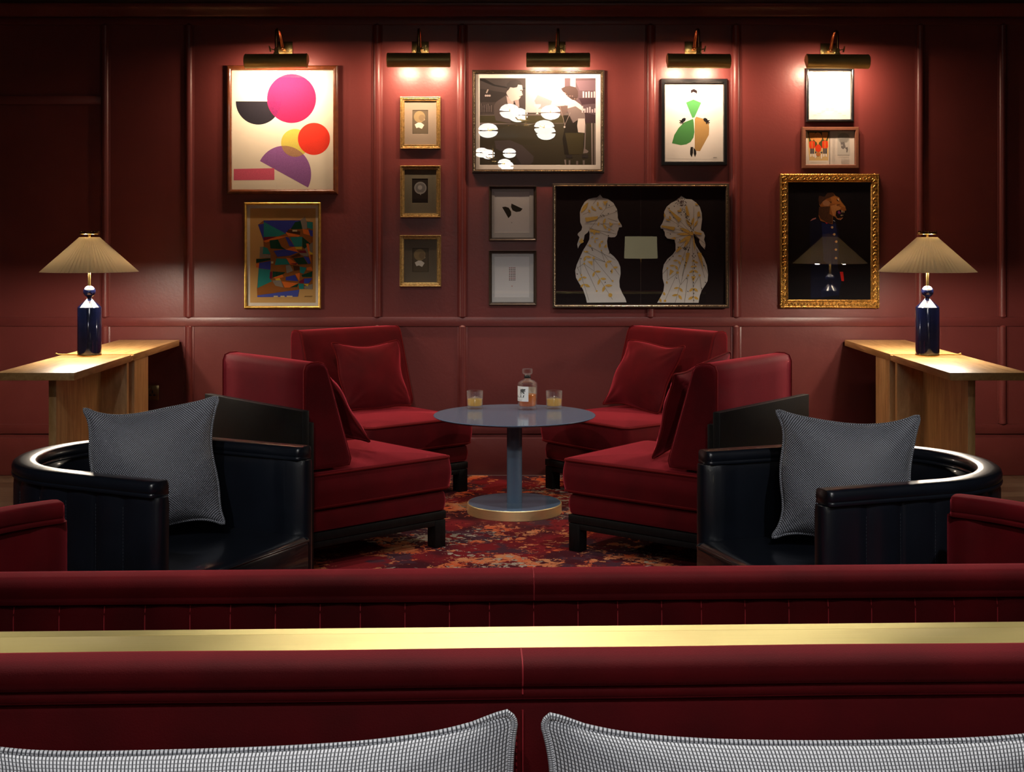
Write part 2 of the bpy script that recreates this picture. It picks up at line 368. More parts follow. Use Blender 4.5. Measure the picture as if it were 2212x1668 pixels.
def rail(y0, y1, d=.009, x0=XL, x1=XR, bev=.004):
    mb = MB().box(x0, x1, WALL - d, WALL - .0002, zr(y1), zr(y0), bev=bev); return trim(mb)
# soffit and cornice over the panelling
trim(MB().box(XL, XR, WALL - .30, WALL - .001, zr(9, WALL - .0), ZC - .001, bev=.004), M['ceil'])
mb = MB(); prof = [(0, zr(10)), (.055, zr(10)), (.055, zr(16)), (.048, zr(20)), (.034, zr(27)), (.030, zr(33)), (.024, zr(36)), (0, zr(38))]
mb.loft([[(XL, WALL - .0005 - d, z) for d, z in prof], [(XR, WALL - .0005 - d, z) for d, z in prof]]); trim(mb)
rail(39, 54)
rail(685, 705)
rail(916, 937)
struct('baseboard_back', MB().box(XL, XR, WALL - .012, WALL - .0002, .0, zr(945), bev=.005), M['paint'])
rail(207, 226, x0=XL, x1=xr(219))
def bead(px, ytop, ybot):
    r = .0185; x = xr(px); mb = MB(); loops = []
    zt, zb = zr(ytop), zr(ybot); tip = .016
    stations = [(zt + tip, .02), (zt + tip * .5, .62), (zt, 1), (zb, 1), (zb - tip * .5, .62), (zb - tip, .02)]
    for z, k in stations:
        loops.append([(x + r * k * 1.15 * cos(a), WALL - .0005 - r * k * .95 * sin(a) - (0 if k > .9 else 0), z) for a in [pi * i / 10 for i in range(11)]])
    mb.loft(loops); mb.box(x - r * 1.6, x + r * 1.6, WALL - .0035, WALL - .0004, zb, zt, bev=.001); return trim(mb)
for px in (227, 408, 815, 999, 1405, 1590, 1988, 2166):
    bead(px, 55, 684)
    bead(px, 706, 915)
for X0 in (-4.15, -3.65, 3.65, 4.15):
    px = CX + X0 * F / WALL; bead(px, 55, 684); bead(px, 706, 915)
struct('trim_%d' % (tn[0] + 1), MB().box(-2.62, 2.62, WALL - .05, WALL - .013, .0, .004), pm('grey_floor_edge_strip', (.12, .1, .09), .5)); tn[0] += 1
tag(MB().box(-1.85, 1.85, 2.2, WALL - .05, .0005, .009, bev=.003).build('carpet', M['carpet']), 'distressed red, orange and cream patterned carpet under the seating group', 'carpet')

# ---------------------------------------------------------------- picture lights
def picture_light(px_plate, px_shade, py_plate, py_shade, label, yaw, clipflip=1):
    X = xr(px_plate); Ys = WALL - .215
    root = thing('picture_light', label, 'picture light', (X, WALL, zr(py_plate)), 0, 'brass picture lights above the frames')
    zs = EYE - (py_shade - HY) * Ys / F - zr(py_plate); xs = (px_shade - CX) * Ys / F - X; yd = Ys - WALL
    mb = MB().box(-.048, .048, -.007, -.0004, -.040, .036, bev=.002)
    for sx in (-.034, .034): mb.sphere((sx, -.0075, -.016), .0045, 1, 8, 5, (1, .4, 1))
    mb.build('wall_plate', [M['brass'], M['brass_old']], root)
    # swan-neck arm
    A = Vector((0, -.007, -.004)); B = Vector((xs * .25, -.045, -.006)); top = Vector((xs * .7, yd * .66, .078)); E_ = Vector((xs, yd, zs + .048))
    pts = []
    P = [A, B, Vector((xs * .45, yd * .42, .045)), top, Vector((xs * .95, yd * .93, .072)), Vector((xs, yd, .045)), E_]
    n = len(P)
    for i in range(n - 1):
        p0, p1, p2, p3 = P[max(i - 1, 0)], P[i], P[i + 1], P[min(i + 2, n - 1)]
        for k in range(6):
            t = k / 6; pts.append(.5 * ((2 * p1) + (-p0 + p2) * t + (2 * p0 - 5 * p1 + 4 * p2 - p3) * t * t + (-p0 + 3 * p1 - 3 * p2 + p3) * t ** 3))
    pts.append(P[-1])
    MB().tube(pts, .0085, 10).sphere(B, .013, 0, 12, 8).build('arm', M['copper'], root)
    j = MB().lathe([(.009, .0), (.012, .003), (.012, .022), (.009, .026)], 16, M=T(xs, yd, zs + .046)).box(xs - .014, xs + .014, yd - .013, yd + .013, zs + .036, zs + .046, bev=.002)
    j.tube([(xs + .012 * clipflip, yd, zs + .062), (xs + .032 * clipflip, yd - .006, zs + .066)], .003, 6)
    j.tube([(xs + .030 * clipflip, yd - .006, zs + .050), (xs + .038 * clipflip, yd - .006, zs + .082)], .0045, 6)
    j.build('swivel_joint', M['brass_old'], root)
    # trough shade: arc from the wall side over the top to the bottom front
    r = .040; hl = .171; mb = MB(); Ms = T(xs, yd, zs) @ Rz(yaw)
    a0, a1 = radians(8), radians(262); K = 22; lo = []
    for sx in (-hl, hl):
        ring = [(sx, r * cos(a0 + (a1 - a0) * i / K), r * sin(a0 + (a1 - a0) * i / K)) for i in range(K + 1)]
        ring += [(sx, (r - .002) * cos(a1 - (a1 - a0) * i / K), (r - .002) * sin(a1 - (a1 - a0) * i / K)) for i in range(K + 1)]
        lo.append(ring)
    mb.loft(lo, 0, True, True, Ms)
    for sx in (-1, 1):
        arc = [(sx * hl, r * .99 * cos(a0 + (a1 - a0) * i / K), r * .99 * sin(a0 + (a1 - a0) * i / K)) for i in range(K + 1)]
        out = [(sx * (hl + .003), q[1] * .93, q[2] * .93) for q in arc]
        mb.poly([Ms @ Vector(q) for q in arc], 0); mb.poly([Ms @ Vector(q) for q in out], 0); mb.loft([arc, out], 0, False, False, Ms)
    for zz in (hl - .006, -hl + .002):
        mb.loft([[(zz + d, (r + .0012) * cos(a0 + (a1 - a0) * i / K), (r + .0012) * sin(a0 + (a1 - a0) * i / K)) for i in range(K + 1)] for d in (0, .004)], 0, False, False, Ms)
    mb.build('shade', M['brass_old'], root, recalc=False)
    for sx in (-.085, .085):
        q = Ms @ Vector((sx, .004, -.004))
        bulb = MB().lathe([(.001, -.045), (.007, -.042), (.008, 0), (.007, .042), (.001, .045)], 10, M=T(*q) @ Ry(pi / 2)).build('bulb', M['bulb'], root)
        ld = bpy.data.lights.new('bulb_light', 'AREA'); ld.shape = 'RECTANGLE'; ld.size = .085; ld.size_y = .014; ld.energy = PICTURE_LAMP_W; ld.color = (1, .71, .50)
        lo_ = bpy.data.objects.new('bulb_light', ld); C.objects.link(lo_); lo_.parent = root
        q = Ms @ Vector((sx, .010, -.016)); lo_.location = q; lo_.rotation_euler = (radians(38), 0, 0)
    return root
PL = [(614, 597, 104, 132, 'aged brass picture light above the geometric circles print', -.05, -1),
      (908, 904.5, 104, 130, 'brass picture light above the column of three little gilt frames', 0, 1),
      (1203, 1205.5, 104, 130, 'brass picture light above the black and white bar photograph', 0, 1),
      (1497, 1509, 104, 132, 'brass picture light above the green and tan costume figure', .05, 1),
      (1790, 1809, 108, 133, 'rightmost brass picture light, above the small pale drawing in black frame', .06, 1)]
for a in PL: picture_light(*a)

# ---------------------------------------------------------------- framed pictures
class Art:
    """flat shapes laid one over another; coordinates are photo pixels on the picture plane"""
    def __init__(s, Y): s.mb = MB(); s.mats = []; s.Y = Y; s.k = 0; s.tf = None
    dim = 1
    def mi(s, c, grain=0):
        if s.dim != 1 and isinstance(c, tuple): c = tuple(int(v * s.dim) for v in c)
        m = c if isinstance(c, bpy.types.Material) else ink(c, grain=grain)
        if m not in s.mats: s.mats.append(m)
        return s.mats.index(m)
    def p(s, pts, c, grain=0):
        if s.tf: pts = [s.tf(*q) for q in pts]
        s.k += 1; y = s.Y - .00003 * s.k
        P = [(xr(px), y, zr(py)) for px, py in pts]; s.mb.poly(P, s.mi(c, grain)); return s
    def rect(s, x0, y0, x1, y1, c, grain=0): return s.p([(x0, y0), (x1, y0), (x1, y1), (x0, y1)], c, grain)
    def circ(s, x, y, r, c, a0=0, a1=360, grain=0, n=40, ry=None):
        ry = ry or r; full = abs(a1 - a0) >= 360; n2 = n if full else n
        return s.p([(x + r * cos(radians(a0 + (a1 - a0) * i / n)), y + ry * sin(radians(a0 + (a1 - a0) * i / n))) for i in range(n if full else n + 1)], c, grain)
    def line(s, x0, y0, x1, y1, w, c):
        d = Vector((x1 - x0, y1 - y0)); n = Vector((-d.y, d.x)).normalized() * w / 2
        return s.p([(x0 + n.x, y0 + n.y), (x1 + n.x, y1 + n.y), (x1 - n.x, y1 - n.y), (x0 - n.x, y0 - n.y)], c)
    def leaf(s, x, y, ang, l, w, c):
        a = radians(ang); pts = []
        for i in range(13):
            t = i / 6 - 1 if i <= 6 else 1 - (i - 6) / 3
            pass
        up = [(l * t, w / 2 * sin(pi * t)) for t in [i / 6 for i in range(7)]]; dn = [(l * t, -w / 2 * sin(pi * t)) for t in [i / 6 for i in range(5, 0, -1)]]
        return s.p([(x + u * cos(a) - v * sin(a), y + u * sin(a) + v * cos(a)) for u, v in up + dn], c)
def ring_loops(x0, y0, x1, y1, prof):
    """picture-frame moulding swept round a pixel rectangle; profile of (inset m, out m)"""
    X0, X1, Z0, Z1 = xr(x0), xr(x1), zr(y1), zr(y0)
    cs = [(X0, Z0, 1, 1), (X1, Z0, -1, 1), (X1, Z1, -1, -1), (X0, Z1, 1, -1)]
    return [[(cx + sx * i, WALL - .0006 - o, cz + sz * i) for i, o in prof] for cx, cz, sx, sz in cs]
def frame_mesh(r, prof, mats, slots=None):
    mb = MB(); lo = ring_loops(*r, prof); n = len(prof)
    for j in range(4):
        a, b_ = lo[j], lo[(j + 1) % 4]
        for i in range(n):
            k = (i + 1) % n
            mb.add([a[i], a[k], b_[k], b_[i]], [[0, 1, 2, 3]], (slots[i] if slots else 0))
    return mb
def P_flat(w, d, lip=.003): return [(0, 0), (0, d * .8), (w * .15, d), (w * .8, d), (w, d * .75), (w, 0)]
def P_round(w, d): return [(0, 0)] + [(w * .5 - w * .5 * cos(pi * i / 8), d * .55 + d * .45 * sin(pi * i / 8)) for i in range(9)] + [(w, 0)]
def P_scoop(w, d): return [(0, 0), (0, d), (w * .12, d * 1.04), (w * .25, d), (w * .32, d * .82), (w * .55, d * .66), (w * .8, d * .62), (w * .86, d * .72), (w * .95, d * .70), (w, d * .5), (w, 0)]
def picture(label, rect, w, prof, fmat, glass=True, off=0, group=None, deco=None, name='framed_picture'):
    x0, y0, x1, y1 = rect
    root = thing(name, label, 'picture', (xr((x0 + x1) / 2), WALL, zr(y1)), 0, group)
    inv = T(*[-c for c in root.location]) @ T(0, -off, 0)
    if off:
        X0, X1, Z0, Z1 = xr(x0) + .012, xr(x1) - .012, zr(y1) + .012, zr(y0) - .012
        bb = MB()
        for q in ((X0, X1, Z0, Z0 + .02), (X0, X1, Z1 - .02, Z1), (X0, X0 + .02, Z0, Z1), (X1 - .02, X1, Z0, Z1)): bb.box(q[0], q[1], WALL - off - .0004, WALL - off * .15, q[2], q[3])
        bb.v = [T(*[-c for c in root.location]) @ v for v in bb.v]; bb.build('backing_frame', M['black'], root)
    fm = frame_mesh(rect, prof, fmat)
    mats = [fmat]
    if deco: mats += deco(fm, rect)
    fm.v = [inv @ q for q in fm.v]; fm.build('frame', mats, root, sharp=30)
    iw = w / .002606
    inner = (x0 + iw * .9, y0 + iw * .9, x1 - iw * .9, y1 - iw * .9)
    def finish(art, mat=None):
        art.mb.v = [inv @ q for q in art.mb.v]; o = art.mb.build('print', art.mats, root, recalc=False)
        if glass:
            g = MB().box(xr(inner[0]), xr(inner[2]), WALL - .0125, WALL - .0115, zr(inner[3]), zr(inner[1])); g.v = [inv @ q for q in g.v]
            g.build('glass', M['pane'], root)
        return o
    def matte(col, hole=None, Yd=.0075):
        mb = MB(); y = WALL - Yd
        if hole:
            lo = [[(xr(inner[0]), y, zr(inner[1])), (xr(inner[2]), y, zr(inner[1])), (xr(inner[2]), y, zr(inner[3])), (xr(inner[0]), y, zr(inner[3]))],
                  [(xr(hole[0]), y, zr(hole[1])), (xr(hole[2]), y, zr(hole[1])), (xr(hole[2]), y, zr(hole[3])), (xr(hole[0]), y, zr(hole[3]))],
                  [(xr(hole[0]) + .001, y + .0015, zr(hole[1]) - .001), (xr(hole[2]) - .001, y + .0015, zr(hole[1]) - .001), (xr(hole[2]) - .001, y + .0015, zr(hole[3]) + .001), (xr(hole[0]) + .001, y + .0015, zr(hole[3]) + .001)]]
            mb.loft(lo, 0, False, True)
        mb.v = [inv @ q for q in mb.v]; mb.build('mat_board', ink(col), root, recalc=False, sharp=10)
    return root, finish, matte, inner
PY = WALL - .0050
def deco_beads(r, size, inset, mat, step=None, sc=(1, .8, 1), jit=.25):
    def f(fm, rect):
        x0, y0, x1, y1 = rect; X0, X1, Z0, Z1 = xr(x0) + inset, xr(x1) - inset, zr(y1) + inset, zr(y0) - inset
        st = step or size * 1.9
        for (ax, az, bx, bz) in ((X0, Z0, X1, Z0), (X0, Z1, X1, Z1), (X0, Z0, X0, Z1), (X1, Z0, X1, Z1)):
            L_ = math.hypot(bx - ax, bz - az); n = int(L_ / st)
            for i in range(n):
                t = (i + .5) / n; q = size * (1 + random.uniform(-jit, jit))
                hz = (az == bz); 
                fm.sphere((ax + (bx - ax) * t, WALL - r, az + (bz - az) * t), q, 1, 6, 4, (1.15 if hz else .8, .8, .8 if hz else 1.15))
        return [mat]
    return f

# 1 geometric circles
root, fin, mt, inn = picture('large print of overlapping pink, red, black and purple circles in mahogany frame', (491, 142, 731, 420), .028, P_round(.028, .030), M['mahogany'])
A = Art(PY); cr = lambda x, y: (460 + x / 4.096, 60 + y / 4.096)
A.rect(inn[0], inn[1], inn[2], inn[3], (236, 228, 206)); A.tf = cr
def cpts(x, y, r, a0=0, a1=360, n=60): return [(x + r * cos(radians(a0 + (a1 - a0) * i / n)), y + r * sin(radians(a0 + (a1 - a0) * i / n))) for i in range(n + (0 if a1 - a0 >= 360 else 1))]
def clip(sub, x, y, r):
    """part of a polygon inside a circle (as a fine convex polygon)"""
    c = cpts(x, y, r, n=40); out = sub
    for i in range(len(c)):
        a, b_ = c[i], c[(i + 1) % len(c)]; inp = out; out = []
        side = lambda q: (b_[0] - a[0]) * (q[1] - a[1]) - (b_[1] - a[1]) * (q[0] - a[0]) >= 0
        for j in range(len(inp)):
            p_, q_ = inp[j - 1], inp[j]
            if side(q_) != side(p_):
                d1 = (b_[0] - a[0]) * (p_[1] - a[1]) - (b_[1] - a[1]) * (p_[0] - a[0]); d2 = (b_[0] - a[0]) * (q_[1] - a[1]) - (b_[1] - a[1]) * (q_[0] - a[0])
                t = d1 / (d1 - d2); out.append((p_[0] + (q_[0] - p_[0]) * t, p_[1] + (q_[1] - p_[1]) * t))
            if side(q_): out.append(q_)
    return out
half = [(203 + 1, 652)] + [(403 + 200 * cos(radians(a)), 652 + 206 * sin(radians(a))) for a in range(180, -1, -6)]
A.p(half, (38, 36, 44), .12); A.p(cpts(697, 627, 217), (206, 34, 84), .10); A.p(clip(half, 697, 627, 216), (122, 32, 84), .2)
A.p(cpts(728, 1020, 124), (214, 200, 92), .06); A.p(cpts(895, 984, 142), (226, 62, 44), .06)
ang = math.degrees(math.atan2(1408 - 1186, 842 - 418))
mx_, my_ = (418 + 842) / 2, (1186 + 1408) / 2
hp = [(mx_ + 240 * cos(radians(a)), my_ + 252 * sin(radians(a))) for a in [ang + 180 + 180 * i / 40 for i in range(41)]]
A.p(hp, (148, 98, 158), .14); A.p(clip(hp, 728, 1020, 123), (168, 130, 96), .2)
A.p([(186, 1250), (545, 1243), (545, 1347), (186, 1350)], (216, 98, 124), .1)
fin(A)

# 2 collage
root, fin, mt, inn = picture('abstract collage of teal, blue, orange and brown shards in thin gold frame', (528, 437, 694, 667), .016, P_round(.016, .024), M['gold'])
A = Art(PY); A.rect(inn[0], inn[1], inn[2], inn[3], (206, 200, 188)); A.tf = lambda x, y: (500 + x / 4.424, 420 + y / 4.424)
A.rect(180, 133, 806, 1035, (190, 150, 92))
T_, B_, O_, G_, N_, K_, Y_, S_, R_ = (36, 128, 122), (54, 62, 150), (214, 108, 40), (14, 62, 44), (140, 84, 36), (72, 42, 22), (206, 172, 48), (132, 122, 110), (112, 22, 48)
base_poly = [(255, 290), (310, 248), (660, 245), (780, 265), (778, 905), (650, 905), (640, 975), (248, 980), (245, 900), (262, 700), (238, 695), (238, 615), (375, 610), (270, 600), (275, 500), (310, 500), (305, 440)]
A.p(base_poly, N_, .1)
for pts, c in [
    ([(255, 290), (310, 280), (310, 440)], B_), ([(310, 250), (680, 250), (560, 330), (520, 375), (310, 265)], B_), ([(310, 262), (520, 375), (450, 400), (310, 408)], T_),
    ([(610, 265), (680, 250), (680, 330), (565, 335)], G_), ([(660, 245), (705, 212), (722, 270), (722, 330), (680, 330)], S_), ([(722, 262), (778, 265), (778, 335), (725, 320)], T_),
    ([(545, 335), (660, 355), (655, 395), (525, 365)], K_), ([(680, 330), (745, 340), (778, 400), (690, 375)], O_), ([(735, 335), (778, 345), (778, 402), (755, 398)], B_),
    ([(520, 362), (660, 390), (640, 405), (545, 400)], O_), ([(310, 408), (430, 405), (370, 425), (310, 445)], R_), ([(305, 445), (440, 405), (540, 400), (440, 430), (330, 460)], O_),
    ([(560, 410), (678, 405), (675, 498), (605, 500)], T_), ([(515, 405), (545, 410), (605, 500), (555, 495)], B_), ([(678, 405), (755, 470), (700, 520), (678, 500)], G_),
    ([(365, 440), (445, 430), (480, 500), (520, 525), (375, 515)], G_), ([(605, 502), (675, 500), (675, 525), (620, 525)], Y_), ([(520, 525), (600, 500), (640, 550), (560, 545)], O_),
    ([(275, 500), (305, 500), (300, 570), (375, 575), (375, 608), (270, 605)], S_), ([(305, 500), (345, 512), (375, 570), (300, 570)], T_), ([(372, 520), (395, 560), (435, 595), (378, 598)], N_),
    ([(405, 540), (510, 525), (640, 552), (560, 585), (440, 595)], B_), ([(640, 540), (715, 535), (715, 560), (660, 560)], R_), ([(640, 560), (730, 562), (735, 592), (690, 590)], S_),
    ([(238, 618), (375, 612), (375, 625), (238, 655)], G_), ([(560, 600), (648, 560), (665, 590), (590, 605)], K_), ([(590, 610), (690, 600), (730, 665), (640, 670)], G_), ([(690, 592), (740, 600), (760, 660), (735, 665)], B_),
    ([(700, 520), (778, 455), (778, 560), (740, 590)], S_), ([(715, 470), (740, 470), (765, 650), (745, 600)], O_), ([(740, 540), (778, 560), (778, 575), (745, 575)], Y_), 
    ([(238, 660), (270, 655), (262, 700), (238, 698)], O_), ([(268, 655), (378, 635), (375, 720), (262, 705)], B_), ([(432, 612), (525, 615), (560, 668), (415, 675)], T_), ([(525, 605), (560, 612), (640, 672), (560, 668)], O_),
    ([(555, 660), (640, 655), (620, 672)], R_), ([(262, 708), (375, 722), (365, 800), (390, 830), (250, 895)], T_), ([(400, 675), (520, 675), (520, 740), (390, 740)], N_), ([(520, 680), (560, 672), (590, 730), (530, 755)], S_), 
    ([(590, 680), (650, 685), (655, 720), (600, 730)], K_), ([(655, 690), (720, 700), (690, 760), (655, 745)], T_), ([(720, 700), (765, 690), (778, 730), (720, 725)], O_), ([(395, 735), (520, 745), (440, 800), (395, 795)], G_),
    ([(370, 740), (390, 735), (390, 805), (368, 805)], R_), ([(400, 795), (490, 765), (500, 790), (430, 810)], O_), ([(520, 790), (610, 770), (640, 830), (520, 820)], B_), ([(610, 760), (655, 750), (650, 830)], O_),
    ([(670, 770), (775, 735), (770, 790), (680, 790)], G_), ([(420, 810), (460, 798), (475, 820), (430, 825)], Y_), ([(395, 822), (475, 820), (500, 890), (410, 870)], S_), ([(480, 830), (640, 850), (560, 890), (510, 890)], O_),
    ([(560, 888), (645, 850), (630, 885)], G_), ([(650, 830), (700, 800), (695, 850), (650, 850)], R_), ([(695, 805), (775, 800), (740, 850), (695, 850)], B_), ([(640, 850), (695, 855), (690, 905), (650, 905)], T_),
    ([(695, 880), (778, 855), (775, 908), (700, 900)], S_), ([(690, 855), (740, 855), (730, 880)], Y_), ([(248, 900), (395, 830), (420, 870), (510, 905), (640, 905), (248, 965)], N_), ([(250, 965), (650, 910), (635, 978), (248, 982)], (70, 80, 160))]:
    A.p(pts, c, .08)
for q in ((405, 968, 445, 980), (470, 968, 510, 980), (530, 968, 585, 980), (380, 640, 402, 660), (585, 340, 630, 355)): A.rect(*q, (196, 178, 140))
for i in range(14): A.line(700 + i * 5.2, 975 + 6 * sin(i * 2.3), 706 + i * 5.2, 975 + 7 * sin(i * 2.3 + 1.7), 2.5, (40, 28, 20))
fin(A)

# 3 three small gilt frames
def small(label, rect, photo, tone, disc):
    root, fin, mt, inn = picture(label, rect, .024, P_scoop(.024, .022), M['gold_dull'], group='little gilt frames in a column', deco=deco_beads(.018, .0042, .011, M['gold_dull'], .0085, jit=.1))
    mt(tone, photo); A = Art(PY - .0005); x0, y0, x1, y1 = photo; w_ = x1 - x0; h = y1 - y0
    A.rect(x0 - 1, y0 - 1, x1 + 1, y1 + 1, (20, 16, 13)); A.rect(x0 + 1, y0 + 1, x1 - 1, y1 - 1, (92, 82, 66) if not disc else (40, 34, 28))
    if disc:
        A.circ(x0 + w_ * .52, y0 + h * .38, w_ * .38, (136, 134, 130)); A.circ(x0 + w_ * .52, y0 + h * .38, w_ * .30, (108, 106, 104)); A.circ(x0 + w_ * .5, y0 + h * .36, w_ * .14, (150, 148, 144)); A.rect(x0 + 2, y1 - h * .18, x1 - 2, y1 - 2, (30, 26, 22))
        A.p([(x0 + w_ * .42, y0 + h * .56), (x0 + w_ * .62, y0 + h * .56), (x0 + w_ * .54, y0 + h * .68)], (140, 138, 130))
    else:
        A.circ(x0 + w_ * .45, y0 + h * .28, w_ * .36, (140, 122, 88), ry=h * .24); A.circ(x0 + w_ * .6, y0 + h * .32, w_ * .2, (126, 108, 82)); A.p([(x0 + w_ * .74, y0 + h * .33), (x0 + w_ * .82, y0 + h * .4), (x0 + w_ * .72, y0 + h * .45)], (150, 134, 106))
        A.p([(x0 + w_ * .25, y0 + h * .75), (x0 + w_ * .15, y0 + h * .60), (x0 + w_ * .35, y0 + h * .52), (x0 + w_ * .55, y0 + h * .52), (x0 + w_ * .75, y0 + h * .62), (x0 + w_ * .6, y0 + h * .78), (x0 + w_ * .4, y0 + h * .72)], (214, 206, 190))
    fin(A)
small('topmost of the three little gilt frames, sepia profile portrait in taupe mat', (865, 210, 952, 322), (891, 238, 925, 290), (138, 124, 108), 0)
small('middle of the three little gilt frames, dark card with pale disc', (865, 358, 952, 470), (890, 386, 925, 439), (112, 106, 88), 1)
small('lowest of the three little gilt frames, sepia head with white ruff', (864, 508, 953, 619), (891, 536, 926, 588), (104, 94, 78), 0)

# 4 bar photograph
root, fin, mt, inn = picture('large black and white photograph of a couple at a bar in beaded frame', (1020, 152, 1305, 374), .021, P_flat(.021, .024), M['bronze'], deco=deco_beads(.0245, .0052, .0115, M['gold_bead'], .0092))
mt((226, 220, 212), (1036, 169, 1287, 357)); A = Art(PY - .0005); A.dim = .78; A.rect(1035, 168, 1288, 358, (60, 54, 46)); A.tf = lambda x, y: (1012 + x / 7.097, 145 + y / 7.097)
g = lambda v, t=0: (v, int(v * (.90 - t)), int(v * (.88 - t * .3)))
for pts, c in [
    ([(170, 170), (875, 170), (875, 860), (170, 860)], g(84)), ([(170, 170), (230, 170), (400, 270), (620, 310), (875, 320), (875, 335), (600, 330), (380, 290), (170, 200)], g(48)),
    ([(170, 330), (600, 400), (600, 540), (170, 540)], g(66)), ([(875, 170), (1475, 170), (1475, 700), (875, 700)], (226, 208, 208)), ([(1060, 430), (1280, 520), (1240, 640), (1060, 640), (1010, 520)], (190, 164, 168)),
    ([(1475, 170), (1955, 170), (1955, 860), (1475, 860)], (104, 84, 90)), ([(1560, 170), (1640, 170), (1640, 330), (1560, 300)], (236, 220, 224)), ([(1640, 210), (1955, 200), (1955, 360), (1700, 360)], (122, 98, 108)),
    ([(1690, 478), (1955, 478), (1955, 560), (1740, 580)], (74, 50, 58)), ([(1780, 700), (1955, 735), (1955, 860), (1790, 860)], (70, 52, 56)), ([(170, 735), (1560, 700), (1560, 760), (170, 770)], g(120)),
    ([(170, 745), (1500, 745), (1500, 860), (170, 860)], (84, 78, 54)), ([(170, 852), (700, 870), (1500, 860), (1500, 885), (170, 885)], g(150)), ([(170, 880), (1955, 860), (1955, 1505), (170, 1505)], (72, 66, 50)),
    # man
    ([(390, 590), (430, 530), (570, 440), (600, 400), (690, 500), (740, 620), (740, 740), (640, 860), (420, 820), (390, 700)], g(104)), ([(580, 440), (690, 530), (740, 620), (700, 720), (660, 700), (600, 560)], g(214)),
    ([(690, 540), (715, 560), (730, 680), (700, 700), (690, 600)], g(60)), ([(580, 400), (610, 320), (700, 290), (760, 260), (820, 270), (832, 350), (815, 370), (832, 430), (800, 445), (795, 470), (765, 505), (700, 520), (660, 530), (620, 480)], (232, 214, 208)),
    ([(590, 370), (590, 260), (640, 210), (720, 190), (790, 215), (828, 280), (760, 270), (745, 310), (690, 320), (640, 310), (615, 350)], g(70)), ([(700, 510), (770, 500), (780, 620), (735, 600)], g(190)),
    ([(575, 520), (660, 640), (700, 800), (660, 860), (600, 700)], g(84)), ([(790, 355), (820, 350), (822, 362), (795, 366)], g(60)), ([(770, 455), (800, 448), (790, 462)], g(110)),
    ([(400, 1130), (640, 1120), (820, 1200), (1000, 1370), (990, 1450), (940, 1505), (820, 1505), (720, 1350), (560, 1330), (420, 1250)], g(92)), ([(720, 1350), (820, 1505), (740, 1505)], g(70)),
    # glass
    ([(1000, 570), (1110, 570), (1105, 605), (1065, 640), (1062, 700), (1080, 725), (1030, 725), (1048, 700), (1048, 640), (1005, 605)], (240, 228, 224)),
    # woman
    ([(1430, 430), (1420, 370), (1500, 340), (1560, 480), (1640, 520), (1720, 580), (1780, 660), (1640, 740), (1520, 640), (1470, 570), (1440, 520)], (238, 220, 216)),
    ([(1420, 330), (1480, 300), (1560, 290), (1640, 310), (1680, 370), (1680, 450), (1650, 510), (1590, 505), (1530, 460), (1490, 400), (1440, 370)], (84, 66, 64)),
    ([(1500, 640), (1640, 600), (1780, 700), (1790, 800), (1680, 860), (1610, 860), (1560, 760)], (134, 118, 116)), ([(1170, 650), (1260, 610), (1520, 590), (1520, 680), (1460, 740), (1170, 740)], (120, 100, 96)),
    ([(1460, 740), (1540, 740), (1600, 860), (1690, 800), (1780, 800), (1790, 1010), (1770, 1180), (1740, 1340), (1560, 1340), (1470, 1340), (1440, 1100), (1470, 960)], (44, 38, 30)),
    ([(1680, 790), (1780, 790), (1790, 880), (1780, 1010), (1680, 1000), (1665, 900)], (228, 212, 206)), ([(1480, 1010), (1770, 1010), (1750, 1340), (1540, 1340)], (78, 70, 46)),
    ([(1770, 1240), (1840, 1290), (1820, 1320), (1755, 1325)], g(150)), ([(1785, 880), (1800, 880), (1790, 1260), (1770, 1260)], g(140)),
    ([(1880, 860), (1900, 860), (1905, 1505), (1885, 1505)], g(168)), ([(1925, 860), (1945, 860), (1940, 1505), (1920, 1505)], g(150)), ([(1490, 1345), (1590, 1345), (1590, 1395), (1490, 1395)], g(64)), ([(1740, 1345), (1840, 1345), (1830, 1395), (1740, 1395)], g(64)),
    ([(1465, 1420), (1495, 1420), (1500, 1505), (1480, 1505)], g(160)), ([(1535, 1430), (1560, 1430), (1560, 1505), (1535, 1505)], g(150)), ([(1650, 1440), (1680, 1440), (1680, 1505), (1650, 1505)], g(140)), ([(1750, 1430), (1780, 1430), (1780, 1505), (1755, 1505)], g(150))]:
    A.p(pts, c, .05)
for i in range(5): A.rect(1750 + i * 42, 375 + (i % 2) * 8, 1772 + i * 42, 470, (226, 210, 214))
for i in range(6): A.rect(1735 + i * 38, 600 + (i * 37 % 50), 1757 + i * 38, 700, (214, 196, 200))
for i in range(3): A.circ(265 + i * 30, 440, 16, (222, 206, 200)); A.circ(280 + i * 8, 390 - i * 18, 12, (200, 186, 178))
for i in range(7): A.rect(190 + i * 26, 560 + (i * 31 % 40), 204 + i * 26, 690, g(118 + (i * 53 % 50)))
for i in range(12): A.circ(1465 + 18 * i, 380 + 12 * i % 40 + i * 9, 11, (132, 110, 106) if i % 2 else (76, 58, 56))
A.line(1400, 600, 1480, 900, 5, g(190)); A.line(1560, 700, 1470, 900, 5, g(190)); A.circ(1472, 920, 14, (240, 226, 220))
fin(A)

